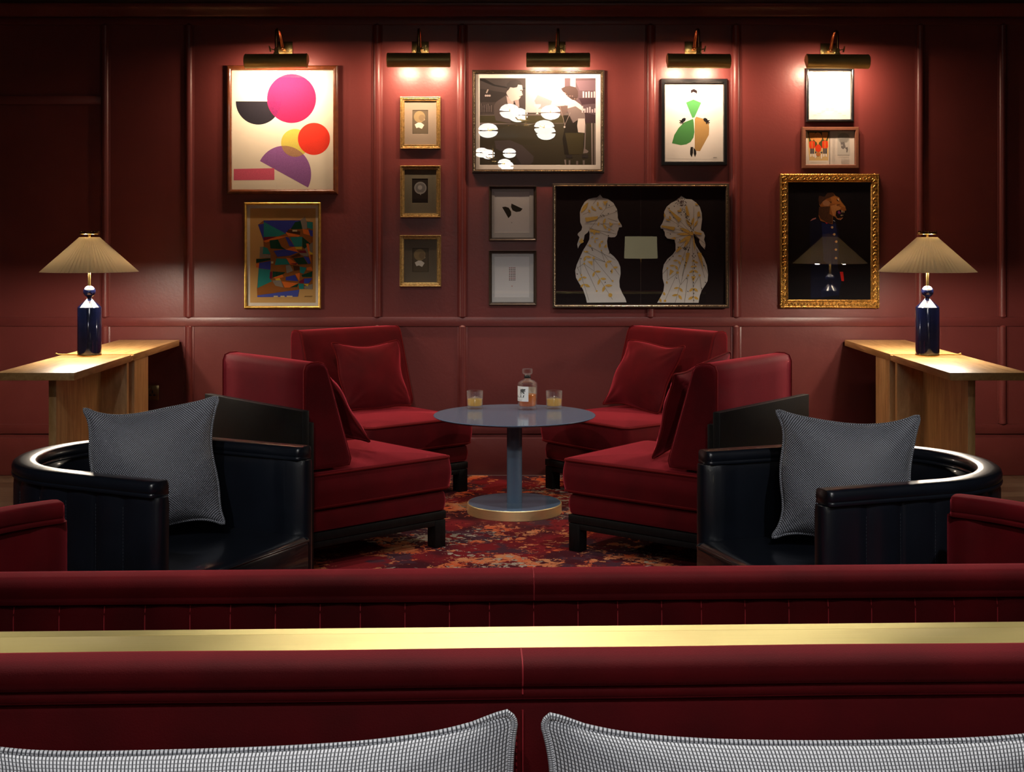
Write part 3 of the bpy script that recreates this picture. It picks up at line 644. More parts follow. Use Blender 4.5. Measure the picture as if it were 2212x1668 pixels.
# 5, 6 small white prints
root, fin, mt, inn = picture('small white print of two dark half discs in slim bronze frame', (1056, 402, 1159, 520), .017, P_scoop(.017, .020), M['bronze'])
mt((176, 172, 168), (1068, 414, 1144, 502)); A = Art(PY); A.rect(*inn, (196, 192, 190)); A.tf = lambda x, y: (1030 + x / 3.881, 380 + y / 3.881)
A.p([(212, 262), (240, 258), (268, 268), (288, 300), (288, 330), (265, 355)], (34, 32, 22), .3); A.p([(290, 232), (384, 276), (365, 298), (330, 303), (300, 290), (287, 262)], (34, 32, 22), .3)
A.circ(293, 392, 5, (150, 148, 146)); fin(A)
root, fin, mt, inn = picture('small white print of a tiny grid of dots in slim bronze frame', (1056, 541, 1159, 659), .017, P_scoop(.017, .020), M['bronze'])
mt((180, 178, 176), (1068, 553, 1144, 642)); A = Art(PY); A.rect(*inn, (200, 198, 197)); A.tf = lambda x, y: (1030 + x / 3.881, 380 + y / 3.881)
for i in range(4):
    for j in range(8): A.circ(275 + i * 14.6, 771 + j * 14.5, 4.4, ((120, 40, 40), (70, 40, 38), (90, 50, 44))[(i * 3 + j) % 3], n=8)
A.circ(295, 924, 6, (190, 150, 140)); fin(A)

# 7 twin silhouettes
root, fin, mt, inn = picture('wide dark artwork of two white headscarf silhouettes facing each other with gold leaf', (1193, 397, 1573, 665), .020, P_flat(.020, .022), M['bronze'], off=.020, deco=deco_beads(.022, .0044, .0125, M['gold_bead'], .0080))
A = Art(PY); A.rect(inn[0], inn[1], inn[2], inn[3], (26, 17, 18)); A.rect(1382.8, inn[1], 1383.4, inn[3], (70, 60, 58))
GL = pm('gold_leaf_print', (.66, .40, .08), .4, metal=.3, var=.35, vscale=400); W_ = (206, 202, 196); LN = (120, 110, 92)
A.tf = lambda x, y: (1180 + x / 5.957, 390 + y / 5.957)
A.p([(690, 183), (722, 225), (790, 240), (860, 290), (905, 370), (915, 440), (915, 480), (930, 520), (968, 580), (968, 600), (930, 605), (925, 630), (912, 660), (905, 700), (880, 728), (830, 732), (790, 725), (778, 780), (785, 850), (810, 930), (870, 980), (920, 1040), (948, 1110), (952, 1200), (935, 1290), (940, 1370), (975, 1450), (1010, 1510), (1028, 1565), (520, 1570), (505, 1500), (470, 1400), (420, 1320), (380, 1250), (370, 1160), (390, 1080), (430, 990), (470, 900), (520, 820), (550, 760), (555, 690), (545, 640), (530, 670), (490, 700), (480, 760), (450, 800), (420, 840), (405, 875), (395, 820), (415, 760), (425, 730), (400, 700), (405, 680), (450, 640), (460, 600), (435, 540), (432, 470), (430, 410), (450, 350), (490, 280), (540, 240), (600, 225), (650, 220)], W_)
for q in [(550, 640, 760, 360), (760, 360, 880, 320), (470, 440, 560, 400), (560, 520, 915, 400), (490, 560, 930, 560), (545, 600, 800, 720), (545, 620, 900, 690), (790, 490, 915, 530), (700, 900, 940, 1220), (470, 900, 760, 1050), (600, 1000, 760, 1050), (600, 1000, 850, 1300), (480, 1070, 645, 1420), (480, 1070, 620, 1170), (620, 1170, 850, 1530), (390, 1100, 450, 1230), (450, 1230, 545, 1540), (430, 1000, 445, 1230), (520, 830, 880, 1020), (600, 1000, 615, 1160), (700, 900, 750, 1050), (690, 190, 600, 300), (780, 300, 760, 360), (870, 650, 700, 560), (485, 1065, 390, 1130)]: A.line(*q, 4, LN)
for x, y, a, l, w_ in [(440, 420, -55, 170, 46), (600, 380, 250, 60, 26), (640, 390, 215, 60, 26), (660, 340, 270, 70, 24), (670, 340, 35, 60, 26), (560, 420, 250, 55, 22), (730, 560, 290, 80, 30), (730, 560, 60, 80, 30), (660, 590, 285, 60, 24), (480, 1040, 290, 75, 30), (500, 975, 10, 80, 26), (475, 915, 0, 70, 24), (620, 1170, 0, 80, 28), (620, 1170, 110, 75, 28), (765, 1050, -10, 80, 28), (765, 1050, 85, 80, 30), (850, 1120, -5, 70, 28), (840, 1130, 90, 70, 26), (455, 1240, 10, 65, 26), (455, 1240, 130, 75, 28), (480, 1330, 25, 90, 34), (480, 1330, 135, 60, 26), (690, 1260, 5, 80, 32), (690, 1260, 110, 90, 34), (750, 1350, 0, 100, 34), (750, 1350, 110, 90, 36), (690, 800, -30, 50, 26), (685, 800, 90, 70, 30), (620, 750, -10, 50, 20), (620, 760, 80, 50, 20), (570, 740, -30, 40, 18), (540, 820, 40, 50, 26)]: A.leaf(x, y, a, l, w_, GL)
for pts in [[(495, 480), (665, 460), (650, 500), (510, 535)], [(725, 270), (790, 265), (750, 325)], [(805, 535), (860, 560), (815, 595)], [(560, 625), (690, 655), (680, 675), (560, 665)], [(525, 1040), (590, 1035), (590, 1095)], [(735, 860), (770, 810), (775, 865)], [(415, 790), (455, 740), (480, 790), (450, 810)], [(595, 665), (635, 665), (612, 705)]]: A.p(pts, GL)
for x, y, r in [(935, 560, 14), (605, 995, 16), (485, 1068, 13), (820, 1472, 26), (645, 1420, 12), (850, 1290, 12), (805, 632, 16), (705, 900, 10), (450, 1215, 10)]: A.circ(x, y, r, GL, n=14)
for x, y, a in [(690, 455, 20), (712, 452, -30), (732, 445, 60), (785, 435, -40), (885, 400, -30), (575, 870, 40), (583, 885, 50), (750, 1320, -70), (825, 1155, 80), (802, 945, -60), (435, 995, 50), (385, 1195, 30), (790, 700, 60), (800, 310, 60)]: A.leaf(x, y, a, 24, 10, (18, 14, 16))
A.tf = lambda x, y: (1390 + x / 5.955, 390 + y / 5.955)
A.p([(480, 200), (540, 240), (610, 245), (670, 285), (715, 340), (740, 420), (745, 500), (735, 580), (728, 640), (765, 665), (782, 710), (770, 760), (790, 820), (780, 885), (735, 840), (708, 790), (712, 750), (680, 720), (632, 680), (640, 770), (670, 840), (720, 920), (770, 1000), (805, 1090), (822, 1200), (815, 1290), (780, 1350), (740, 1410), (715, 1480), (700, 1570), (170, 1570), (210, 1500), (250, 1420), (260, 1340), (240, 1260), (238, 1160), (255, 1080), (300, 1010), (370, 950), (405, 900), (405, 820), (390, 760), (300, 745), (270, 710), (265, 660), (250, 640), (250, 625), (215, 615), (210, 590), (235, 550), (255, 500), (260, 400), (290, 340), (350, 290), (410, 260)], W_)
for q in [(610, 680, 290, 340), (610, 680, 300, 480), (610, 680, 240, 580), (610, 680, 290, 670), (610, 680, 400, 740), (610, 680, 430, 800), (610, 690, 280, 1070), (610, 690, 510, 900), (610, 690, 430, 1180), (610, 690, 490, 1230), (620, 690, 635, 1570), (610, 680, 780, 1250), (630, 640, 720, 430), (630, 640, 640, 330), (640, 700, 790, 820), (620, 700, 470, 1340), (430, 1185, 300, 1280), (430, 1185, 465, 1340), (430, 1185, 270, 1540), (300, 1130, 300, 1280), (565, 1220, 470, 1340), (565, 1220, 520, 1570), (713, 1220, 640, 1340), (713, 1220, 740, 1410), (460, 1340, 400, 1570), (240, 1200, 300, 1130), (820, 1200, 680, 880)]: A.line(*q, 4, LN)
for x, y, a, l, w_ in [(610, 680, 205, 170, 40), (605, 690, 180, 190, 34), (600, 700, 145, 190, 40), (605, 700, 120, 190, 40), (635, 720, 85, 190, 22), (600, 600, 240, 120, 34), (640, 470, 105, 120, 34), (640, 600, 300, 100, 30), (640, 1040, 20, 60, 26), (610, 1040, -20, 50, 24), (640, 1100, 10, 40, 24), (595, 1110, -10, 50, 26), (635, 1150, 30, 70, 30), (635, 1150, 145, 70, 30), (635, 1380, 40, 75, 34), (635, 1380, 140, 75, 34), (635, 1490, 30, 75, 34), (635, 1490, 150, 80, 34), (450, 1375, 50, 75, 32), (450, 1375, 170, 70, 26), (440, 1465, 55, 80, 34), (440, 1465, 170, 85, 30), (400, 1090, 60, 70, 32), (400, 1095, 180, 75, 26), (440, 1030, 60, 60, 28), (440, 1030, 180, 70, 24), (490, 985, 70, 50, 20), (490, 975, 190, 60, 20), (345, 510, 250, 60, 24), (270, 480, 260, 60, 22), (340, 520, 200, 70, 22), (650, 300, 20, 50, 20), (480, 400, 190, 60, 24), (480, 400, 250, 50, 20), (290, 1290, 80, 40, 22), (250, 1430, 70, 50, 30), (200, 1510, 70, 60, 30)]: A.leaf(x, y, a, l, w_, GL)
for pts in [[(290, 345), (480, 495), (445, 540)], [(225, 578), (400, 600), (385, 645), (225, 600)], [(530, 340), (550, 320), (585, 450), (545, 465)], [(685, 410), (710, 395), (725, 465), (680, 465)], [(540, 930), (590, 930), (525, 1145)], [(680, 925), (735, 930), (762, 1145)], [(335, 1140), (385, 1165), (325, 1225)], [(605, 1230), (665, 1230), (632, 1300)], [(405, 910), (450, 845), (490, 870), (420, 925)], [(330, 745), (400, 725), (410, 760)], [(640, 650), (745, 680), (730, 700), (650, 690)]]: A.p(pts, GL)
for x, y, r in [(430, 1183, 18), (565, 1220, 14), (713, 1218, 14), (300, 1127, 12), (270, 1545, 16), (610, 680, 26)]: A.circ(x, y, r, GL, n=14)
for i in range(60):
    a = random.uniform(0, 6.28); r = random.uniform(0, 1) ** .7 * 75; A.leaf(475 + r * cos(a), 270 + r * .85 * sin(a), random.uniform(0, 180), 17, 8, (60, 34, 34))
for i in range(34):
    t = i / 33; A.leaf(500 + 130 * t + random.uniform(-18, 18), 360 + 290 * t, random.uniform(40, 120), 20, 9, (20, 16, 18))
for i in range(14): A.leaf(636 + random.uniform(-6, 6), 930 + i * 46, 90 + random.uniform(-25, 25), 24, 10, (20, 16, 18))
for i in range(16): A.leaf(500 + random.uniform(0, 85), 850 + random.uniform(0, 40), random.uniform(0, 180), 20, 9, (20, 16, 18))
for x, y in [(315, 350), (325, 405), (370, 470), (470, 435), (430, 580), (480, 640), (330, 680), (450, 755), (430, 850), (320, 1005), (365, 965), (515, 1080), (530, 1045), (410, 1245), (540, 1250), (760, 1085), (780, 1300), (555, 1415), (733, 1375), (380, 325), (610, 960), (650, 960), (770, 860), (680, 920)]: A.leaf(x, y, 55, 22, 10, (20, 16, 18))
fin(A)

# 8 costume figure
root, fin, mt, inn = picture('collage figure with green bodice and tan skirt in black frame', (1427, 171, 1570, 358), .023, P_flat(.023, .030), M['black'])
A = Art(PY); A.dim = .88; A.rect(*inn, (226, 220, 212)); A.tf = lambda x, y: (1400 + x / 4.254, 60 + y / 4.254)
A.p([(395, 600), (445, 600), (440, 665), (400, 665)], (214, 222, 222)); A.p([(392, 600), (392, 575), (420, 562), (450, 580), (448, 610), (438, 600), (412, 590), (402, 600)], (34, 22, 24))
A.circ(404, 617, 8, (110, 180, 150), n=12); A.circ(430, 617, 8, (110, 180, 150), n=12); A.line(398, 637, 406, 640, 4, (190, 150, 150))
A.p([(347, 688), (415, 660), (487, 690), (425, 825), (405, 830)], (78, 150, 84)); A.p([(412, 838), (418, 870), (425, 960), (415, 1010), (390, 1050), (350, 1072), (300, 1080), (218, 1062), (240, 985), (280, 920), (330, 870)], (66, 128, 68))
A.p([(428, 840), (440, 818), (500, 835), (556, 870), (560, 930), (557, 985), (475, 1135), (427, 1128)], (168, 134, 80), .06)
for sx, x0 in ((1, 285), (-1, 567)):
    fx = lambda d: x0 + sx * d
    A.p([(fx(62), 835), (fx(45), 828), (fx(25), 838), (fx(22), 850), (fx(0), 850), (fx(2), 857), (fx(14), 862), (fx(0), 872), (fx(4), 880), (fx(18), 870), (fx(10), 884), (fx(16), 888), (fx(28), 872), (fx(26), 886), (fx(34), 888), (fx(40), 868), (fx(55), 858)], (20, 16, 22))
A.p([(390, 1096), (412, 1096), (412, 1150), (400, 1192), (385, 1165), (385, 1130)], (28, 26, 26)); A.p([(416, 1100), (440, 1132), (442, 1160), (430, 1190), (418, 1160)], (28, 26, 26))
for i in range(7): A.line(596 + i * 5, 1190 + (i % 2) * 8, 600 + i * 5, 1198 - (i % 2) * 9, 2.2, (60, 56, 54))
A.line(180, 1203, 645, 1210, 1.2, (190, 184, 176)); fin(A)

# 9 pale drawing
root, fin, mt, inn = picture('small pale sheet with faint ochre dotted drawing in black frame', (1739, 148, 1843, 265), .018, P_round(.018, .030), M['black'])
A = Art(PY); A.dim = .84; A.rect(*inn, (232, 228, 220)); A.tf = lambda x, y: (1720 + x / 7.25, 140 + y / 7.25)
for i in range(230):
    x = random.uniform(310, 720); y = 615 - abs(random.gauss(0, .45)) * 330
    if y > 300 and not (480 < x < 580 and y > 600): A.circ(x, y, random.uniform(1.5, 3.6), random.choice(((214, 186, 140), (206, 176, 120), (216, 200, 176))), n=6)
A.line(410, 602, 640, 606, 3, (206, 190, 160))
for x, y in [(285, 790), (350, 766), (415, 729), (480, 694), (560, 694), (610, 729), (675, 764), (742, 796)]: A.line(x - 26, y, x + 28, y, 5, (170, 160, 130))
fin(A)

# 10 book spread
root, fin, mt, inn = picture('landscape red-brown wood frame holding open storybook pages of soldiers', (1731, 275, 1853, 364), .021, P_flat(.021, .028), M['brownwood'])
A = Art(PY); A.rect(*inn, (196, 188, 178)); A.tf = lambda x, y: (1720 + x / 7.25, 140 + y / 7.25)
A.p([(165, 1040), (515, 1040), (500, 1500), (200, 1500)], (196, 166, 112)); A.p([(165, 1040), (515, 1040), (510, 1110), (470, 1250), (400, 1300), (200, 1290), (190, 1100)], (70, 74, 40)); A.rect(518, 1035, 527, 1572, (96, 88, 80)); A.rect(200, 1500, 500, 1570, (206, 198, 184))
def soldier(x, y, s):
    A.p([(x - 46 * s, y - 130 * s), (x + 46 * s, y - 130 * s), (x + 40 * s, y - 60 * s), (x + 14 * s, y - 5 * s), (x - 14 * s, y - 5 * s), (x - 42 * s, y - 60 * s)], (206, 142, 74), .15)
    A.p([(x - 44 * s, y + 12 * s), (x - 20 * s, y), (x + 20 * s, y), (x + 44 * s, y + 12 * s), (x + 46 * s, y + 90 * s), (x + 34 * s, y + 118 * s), (x - 34 * s, y + 118 * s), (x - 46 * s, y + 90 * s)], (206, 62, 26))
    A.rect(x - 4 * s, y + 6 * s, x + 4 * s, y + 116 * s, (188, 150, 60)); A.rect(x - 28 * s, y + 118 * s, x - 3 * s, y + 200 * s, (58, 60, 72)); A.rect(x + 3 * s, y + 118 * s, x + 28 * s, y + 200 * s, (58, 60, 72))
    A.p([(x - 26 * s, y + 200 * s), (x - 6 * s, y + 200 * s), (x - 8 * s, y + 240 * s), (x - 34 * s, y + 250 * s)], (214, 206, 196)); A.p([(x + 6 * s, y + 200 * s), (x + 26 * s, y + 200 * s), (x + 34 * s, y + 250 * s), (x + 8 * s, y + 240 * s)], (214, 206, 196))
soldier(245, 1195, 1); soldier(447, 1190, 1.02); A.circ(335, 1140, 66, (208, 144, 80), ry=78, grain=.2); A.p([(310, 1190), (360, 1190), (348, 1250), (325, 1250)], (206, 142, 74))
A.p([(292, 1290), (320, 1250), (360, 1250), (392, 1290), (380, 1350), (345, 1370), (300, 1350)], (206, 62, 26)); A.circ(342, 1400, 34, (176, 108, 58), grain=.2); A.p([(275, 1400), (300, 1390), (318, 1440), (290, 1470)], (214, 206, 196)); A.p([(380, 1400), (405, 1395), (400, 1470), (385, 1470)], (214, 206, 196)); A.p([(290, 1360), (318, 1370), (290, 1395)], (58, 60, 72)); A.p([(370, 1370), (410, 1360), (405, 1395)], (58, 60, 72))
A.rect(640, 1070, 832, 1415, (176, 172, 164)); A.circ(738, 1150, 92, (152, 150, 142), ry=84, grain=.1); A.p([(665, 1160), (820, 1150), (790, 1210), (690, 1225)], (128, 126, 120)); A.p([(690, 1215), (750, 1210), (770, 1290), (730, 1325), (700, 1300)], (104, 100, 98)); A.p([(755, 1300), (800, 1290), (805, 1330), (795, 1375), (780, 1372), (782, 1330)], (98, 94, 92)); A.circ(712, 1262, 16, (150, 146, 140), n=12)
for k in range(22): A.line(560, 1090 + k * 22, 610 - (k % 3) * 5, 1090 + k * 22, 3, (164, 158, 150))
for k in range(9): A.line(700, 1480 + k * 10, 830 - (k % 3) * 8, 1480 + k * 10, 2.5, (160, 154, 146))
for k in range(2): A.line(650, 1434 + k * 12, 820, 1434 + k * 12, 2.5, (150, 144, 138))
A.line(215, 1525, 470, 1530, 3, (150, 142, 130)); fin(A)

# 11 lion portrait with carved gilt frame
def deco_ornate(fm, rect):
    x0, y0, x1, y1 = rect; X0, X1, Z0, Z1 = xr(x0), xr(x1), zr(y1), zr(y0); W = .048
    def side(ax, az, bx, bz, nx, nz):
        L_ = math.hypot(bx - ax, bz - az); dx, dz = (bx - ax) / L_, (bz - az) / L_; ang = math.atan2(dz, dx)
        n = int(L_ / .034)
        for i in range(n):
            t = (i + .5) / n * L_
            for k in range(2):
                s_ = 1 if k else -1
                pts = []
                for j in range(9):
                    a = j / 8 * 4.6; rr = .0115 * (1 - j / 11)
                    u = t + s_ * (.006 + .0 + rr * cos(a) * 1.0) ; v = .020 + s_ * .004 + rr * sin(a)
                    pts.append((ax + dx * u + nx * v, WALL - .0235 - .004 * (j / 8), az + dz * u + nz * v))
                fm.tube(pts, .0034, 5, 1, rf=lambda q: 1.15 - .6 * q)
            q = (ax + dx * t + nx * .020, WALL - .026, az + dz * t + nz * .020); fm.sphere(q, .0055, 1, 6, 4)
        m_ = int(L_ / .0095)
        for i in range(m_):
            t = (i + .5) / m_ * L_; fm.sphere((ax + dx * t + nx * .0375, WALL - .0205, az + dz * t + nz * .0375), .0034, 1, 5, 4)
        m_ = int(L_ / .014)
        for i in range(m_):
            t = (i + .5) / m_ * L_; fm.sphere((ax + dx * t + nx * .005, WALL - .0275, az + dz * t + nz * .005), .005, 1, 6, 4, (1.3 if abs(dx) > .5 else .7, .6, .7 if abs(dx) > .5 else 1.3))
    side(X0, Z0, X1, Z0, 0, 1); side(X0, Z1, X1, Z1, 0, -1); side(X0, Z0, X0, Z1, 1, 0); side(X1, Z0, X1, Z1, -1, 0)
    return [M['gold_ornate']]
root, fin, mt, inn = picture('dark portrait of a roaring lion-headed officer in wide carved gilt frame', (1684, 376, 1897, 665), .046, [(0, 0), (0, .026), (.006, .029), (.012, .024), (.02, .020), (.03, .022), (.036, .018), (.041, .020), (.046, .014), (.046, 0)], M['gold_ornate'], deco=deco_ornate)
A = Art(PY); A.rect(*inn, (9, 6, 9)); A.tf = lambda x, y: (1690 + x / 9.265, 380 + y / 9.265)
bl = (22, 34, 84)
A.p([(555, 900), (680, 860), (760, 900), (860, 960), (1000, 900), (1060, 930), (1120, 1060), (1150, 1300), (1130, 1600), (1100, 1900), (1080, 2300), (560, 2300), (560, 1500), (540, 1200)], (10, 16, 42), .1)
A.p([(780, 930), (990, 980), (1060, 940), (1100, 1200), (1120, 1500), (1080, 1900), (820, 1700), (800, 1300)], bl, .1)
A.p([(555, 900), (600, 855), (670, 835), (668, 860), (610, 880), (560, 905)], (190, 120, 116)); A.p([(1000, 888), (1035, 890), (1058, 918), (1040, 912)], (190, 190, 196)); A.p([(850, 925), (910, 945), (880, 965)], (190, 40, 50))
A.p([(720, 460), (730, 400), (840, 420), (900, 340), (1000, 330), (1060, 400), (1130, 430), (1180, 520), (1260, 620), (1275, 690), (1200, 720), (1080, 690), (1060, 780), (1100, 850), (1210, 830), (1170, 880), (1090, 850), (1010, 800), (1000, 970), (900, 940), (760, 900), (720, 800), (760, 620), (730, 560)], (150, 92, 40), .25)
A.p([(720, 460), (730, 400), (840, 420), (900, 340), (1000, 330), (1040, 390), (960, 430), (860, 470), (800, 520), (760, 580), (730, 560)], (70, 42, 26), .4); A.p([(800, 520), (860, 480), (960, 520), (930, 600), (850, 600), (820, 590)], (168, 118, 84), .2)
A.p([(730, 620), (950, 610), (940, 760), (1000, 800), (990, 960), (880, 930), (760, 860), (720, 760)], (76, 48, 30), .35)
A.p([(960, 430), (1060, 410), (1120, 440), (1180, 530), (1270, 640), (1180, 610), (1080, 560), (1000, 560)], (178, 112, 50), .2); A.p([(960, 600), (1080, 570), (1180, 640), (1120, 690), (1070, 700), (1060, 800), (1010, 800), (980, 700)], (186, 128, 74), .25)
A.p([(1065, 800), (1070, 740), (1100, 690), (1160, 680), (1230, 720), (1240, 760), (1200, 820), (1130, 835)], (18, 10, 20)); A.p([(1100, 720), (1130, 700), (1160, 730), (1160, 760), (1120, 760)], (136, 50, 120))
A.p([(1175, 690), (1205, 700), (1190, 745)], (222, 200, 160)); A.p([(1220, 705), (1240, 715), (1226, 745)], (222, 200, 160)); A.p([(1160, 800), (1175, 770), (1190, 805)], (222, 200, 160)); A.p([(1195, 795), (1205, 770), (1212, 798)], (210, 190, 150))
A.p([(1100, 455), (1120, 450), (1130, 500), (1110, 490)], (226, 210, 180)); A.p([(1080, 460), (1100, 480), (1140, 520), (1090, 500)], (20, 12, 8)); A.p([(1250, 625), (1285, 630), (1270, 665)], (24, 14, 12)); A.p([(930, 510), (990, 520), (960, 540)], (60, 32, 18)); A.p([(1080, 580), (1180, 560), (1090, 600)], (80, 42, 20)); A.p([(1060, 840), (1150, 875), (1210, 830), (1200, 850), (1160, 885), (1100, 870)], (196, 140, 110))
for x, y in [(992, 1030), (1035, 1170), (1075, 1316), (1068, 1476), (1068, 1645)]: A.circ(x, y, 24, (202, 176, 132), n=16); A.line(x - 40, y, x - 18, y, 9, (160, 40, 40))
A.tf = lambda x, y: (1650 + x / 3.971, 260 + y / 3.971)
A.p([(648, 1300), (678, 1298), (686, 1380), (662, 1378)], (170, 26, 22))
A.p([(620, 1240), (650, 1300), (664, 1380), (640, 1500), (400, 1530), (400, 1250)], (10, 14, 34)); fin(A)

# ---------------------------------------------------------------- wall socket
sx, sz = xr(316), zr(848.5)
so = thing('wall_socket', 'brass double power socket on the wall beneath the left console table', 'socket', (sx, WALL, sz))
MB().box(-.073, .073, -.007, -.0005, -.043, .043, bev=.002).build('face_plate', M['socket_brass'], so)
for s_ in (-1, 1):
    mb = MB()
    for dx, dz, w_, h_ in ((0, .006, .004, .008), (-.011, -.013, .0065, .0045), (.011, -.013, .0065, .0045)): mb.box(s_ * .036 + dx - w_, s_ * .036 + dx + w_, -.0078, -.006, dz - h_, dz + h_)
    mb.build('outlet', M['dark_plastic'], so)
MB().box(-.018, -.002, -.010, -.0069, .012, .034, bev=.002).box(.014, .03, -.010, -.0069, .012, .034, bev=.002).build('switch', M['socket_brass'], so)

# ---------------------------------------------------------------- rounded slabs, cushions
def rrect(L, W, r, n=6, cx=0, cy=0):
    pts = []
    for (sx, sy, a0) in ((1, 1, 0), (-1, 1, 90), (-1, -1, 180), (1, -1, 270)):
        for i in range(n + 1):
            a = radians(a0 + 90 * i / n); pts.append((cx + sx * (L / 2 - r) + r * cos(a), cy + sy * (W / 2 - r) + r * sin(a)))
    return pts
def slab(L, W, z0, z1, rc, re, crown=0, cx=0, cy=0, bulge=0, mi=0, mb=None):
    mb = mb or MB(); loops = []
    st = []
    for i in range(5):
        a = pi / 2 * i / 4; st.append((re * (1 - sin(a)), z0 + re * (1 - cos(a))))
    H = z1 - z0
    for t in (.3, .5, .7): st.append((-bulge * sin(pi * t), z0 + re + (H - 2 * re) * t))
    for i in range(5):
        a = pi / 2 * i / 4; st.append((re * (1 - cos(a)), z1 - re * (1 - sin(a))))
    for ins, z in st:
        loops.append([(x, y, z) for x, y in rrect(L - 2 * ins, W - 2 * ins, max(rc - ins, .004), 6, cx, cy)])
    for k in range(1, 9):
        t = k / 9; q = 1 - t
        loops.append([(cx + (x - cx) * q, cy + (y - cy) * q, z1 + crown * (1 - q ** 2.2)) for x, y in rrect(L - 2 * re, W - 2 * re, max(rc - re, .004), 6, cx, cy)])
    return mb.loft(loops, mi)
def pillow(w, h, t, seed=0, pinch=.10, pz=None, pe=2.4, n=36, wr=1.0, rc=.10):
    pz = pz or pinch
    rnd = random.Random(seed); ph = [rnd.uniform(0, 6.28) for _ in range(8)]
    def P(a, b, s):
        if abs(a) > 1 - rc and abs(b) > 1 - rc:
            u, v_ = (abs(a) - 1 + rc) / rc, (abs(b) - 1 + rc) / rc
            a2, b2 = 1 - rc + rc * u * sqrt(1 - v_ * v_ / 2), 1 - rc + rc * v_ * sqrt(1 - u * u / 2)
        else: a2, b2 = abs(a), abs(b)
        a0, b0 = a, b
        a2 = math.copysign(a2, a); b2 = math.copysign(b2, b)
        ea = 1 - pinch * (1 - abs(b) ** pe); eb = 1 - pz * (1 - abs(a) ** pe)
        x = w / 2 * a2 * ea; z = h / 2 * b2 * eb
        x += .010 * wr * sin(3 * b + ph[0]) * (1 - a * a) + .006 * wr * sin(5 * b + ph[1]) * abs(a); z += .008 * wr * sin(3.3 * a + ph[2]) * abs(b)
        th = t / 2 * ((1 - abs(a) ** 2.3) ** .62) * ((1 - abs(b) ** 2.3) ** .62)
        edge = (1 - a * a) * (1 - b * b)
        cr = sin(7 * a * b + ph[3]) * .22 + .16 * sin(5 * (a + b) + ph[4]) + .12 * sin(9 * (a - b) + ph[5]) * (abs(a * b))
        th *= 1 + .35 * wr * cr * (1 - edge * .6)
        # creases that radiate from the corners
        for (ca, cb, k) in ((1, 1, 6), (-1, 1, 7), (1, -1, 8), (-1, -1, 5)):
            d = math.hypot(a - ca, b - cb); ang = math.atan2(b - cb, a - ca)
            th += .006 * wr * sin(k * 2.2 * ang + ph[6]) * max(0, 1 - d / .9) * (edge ** .3 if edge > 0 else 0)
        return (x, s * th, z)
    mb = MB(); vs = []; uv = []; idx = {}
    for s in (-1, 1):
        for j in range(n + 1):
            for i in range(n + 1):
                a, b = -1 + 2 * i / n, -1 + 2 * j / n
                if i in (0, n) or j in (0, n):
                    if (i, j) in idx: idx[(s, i, j)] = idx[(i, j)]; continue
                    idx[(i, j)] = idx[(s, i, j)] = len(vs)
                else: idx[(s, i, j)] = len(vs)
                vs.append(P(a, b, s)); uv.append((w / 2 * a, h / 2 * b))
    fs = []
    for s in (-1, 1):
        for j in range(n):
            for i in range(n):
                f = [idx[(s, i, j)], idx[(s, i + 1, j)], idx[(s, i + 1, j + 1)], idx[(s, i, j + 1)]]
                fs.append(f if s < 0 else f[::-1])
    mb.add(vs, fs, 0, None, uv)
    ring = [P(-1 + 2 * i / n, -1, 1) for i in range(n)] + [P(1, -1 + 2 * i / n, 1) for i in range(n)] + [P(1 - 2 * i / n, 1, 1) for i in range(n)] + [P(-1, 1 - 2 * i / n, 1) for i in range(n)]
    return mb, ring
def add_pillow(name, label, loc, w, h, t, mat, pmat, yaw=0, lean=0, roll=0, seed=0, pinch=.10, group=None, pr=.004, wr=1.0, cat='cushion', n=36, pz=None, pe=2.4, rc=.10, shear=0):
    mb, ring = pillow(w, h, t, seed, pinch, pz, pe, wr=wr, n=n, rc=rc)
    root = thing(name, label, cat, loc, 0, group); root.rotation_euler = (lean, 0, yaw)
    Mx = Ry(roll); Mx[0][2] += shear; lo = min((Mx @ Vector(q)).z for q in mb.v) if False else 0
    mb.v = [Mx @ q for q in mb.v]; mb.build('cover', mat, root, sharp=80)
    # piping with uv so that checked cloth keeps its pattern
    p = MB(); p.tube([Mx @ Vector(q) for q in ring], pr, 8, closed=True)
    k = 0
    nl = len(ring)
    for fi in range(len(p.f)):
        seg = fi // 8; c = fi % 8
        p.uv[fi] = [(seg * .0125, c * .003), (seg * .0125, (c + 1) * .003), ((seg + 1) * .0125, (c + 1) * .003), ((seg + 1) * .0125, c * .003)]
    p.build('piping', pmat, root, sharp=80)
    return root

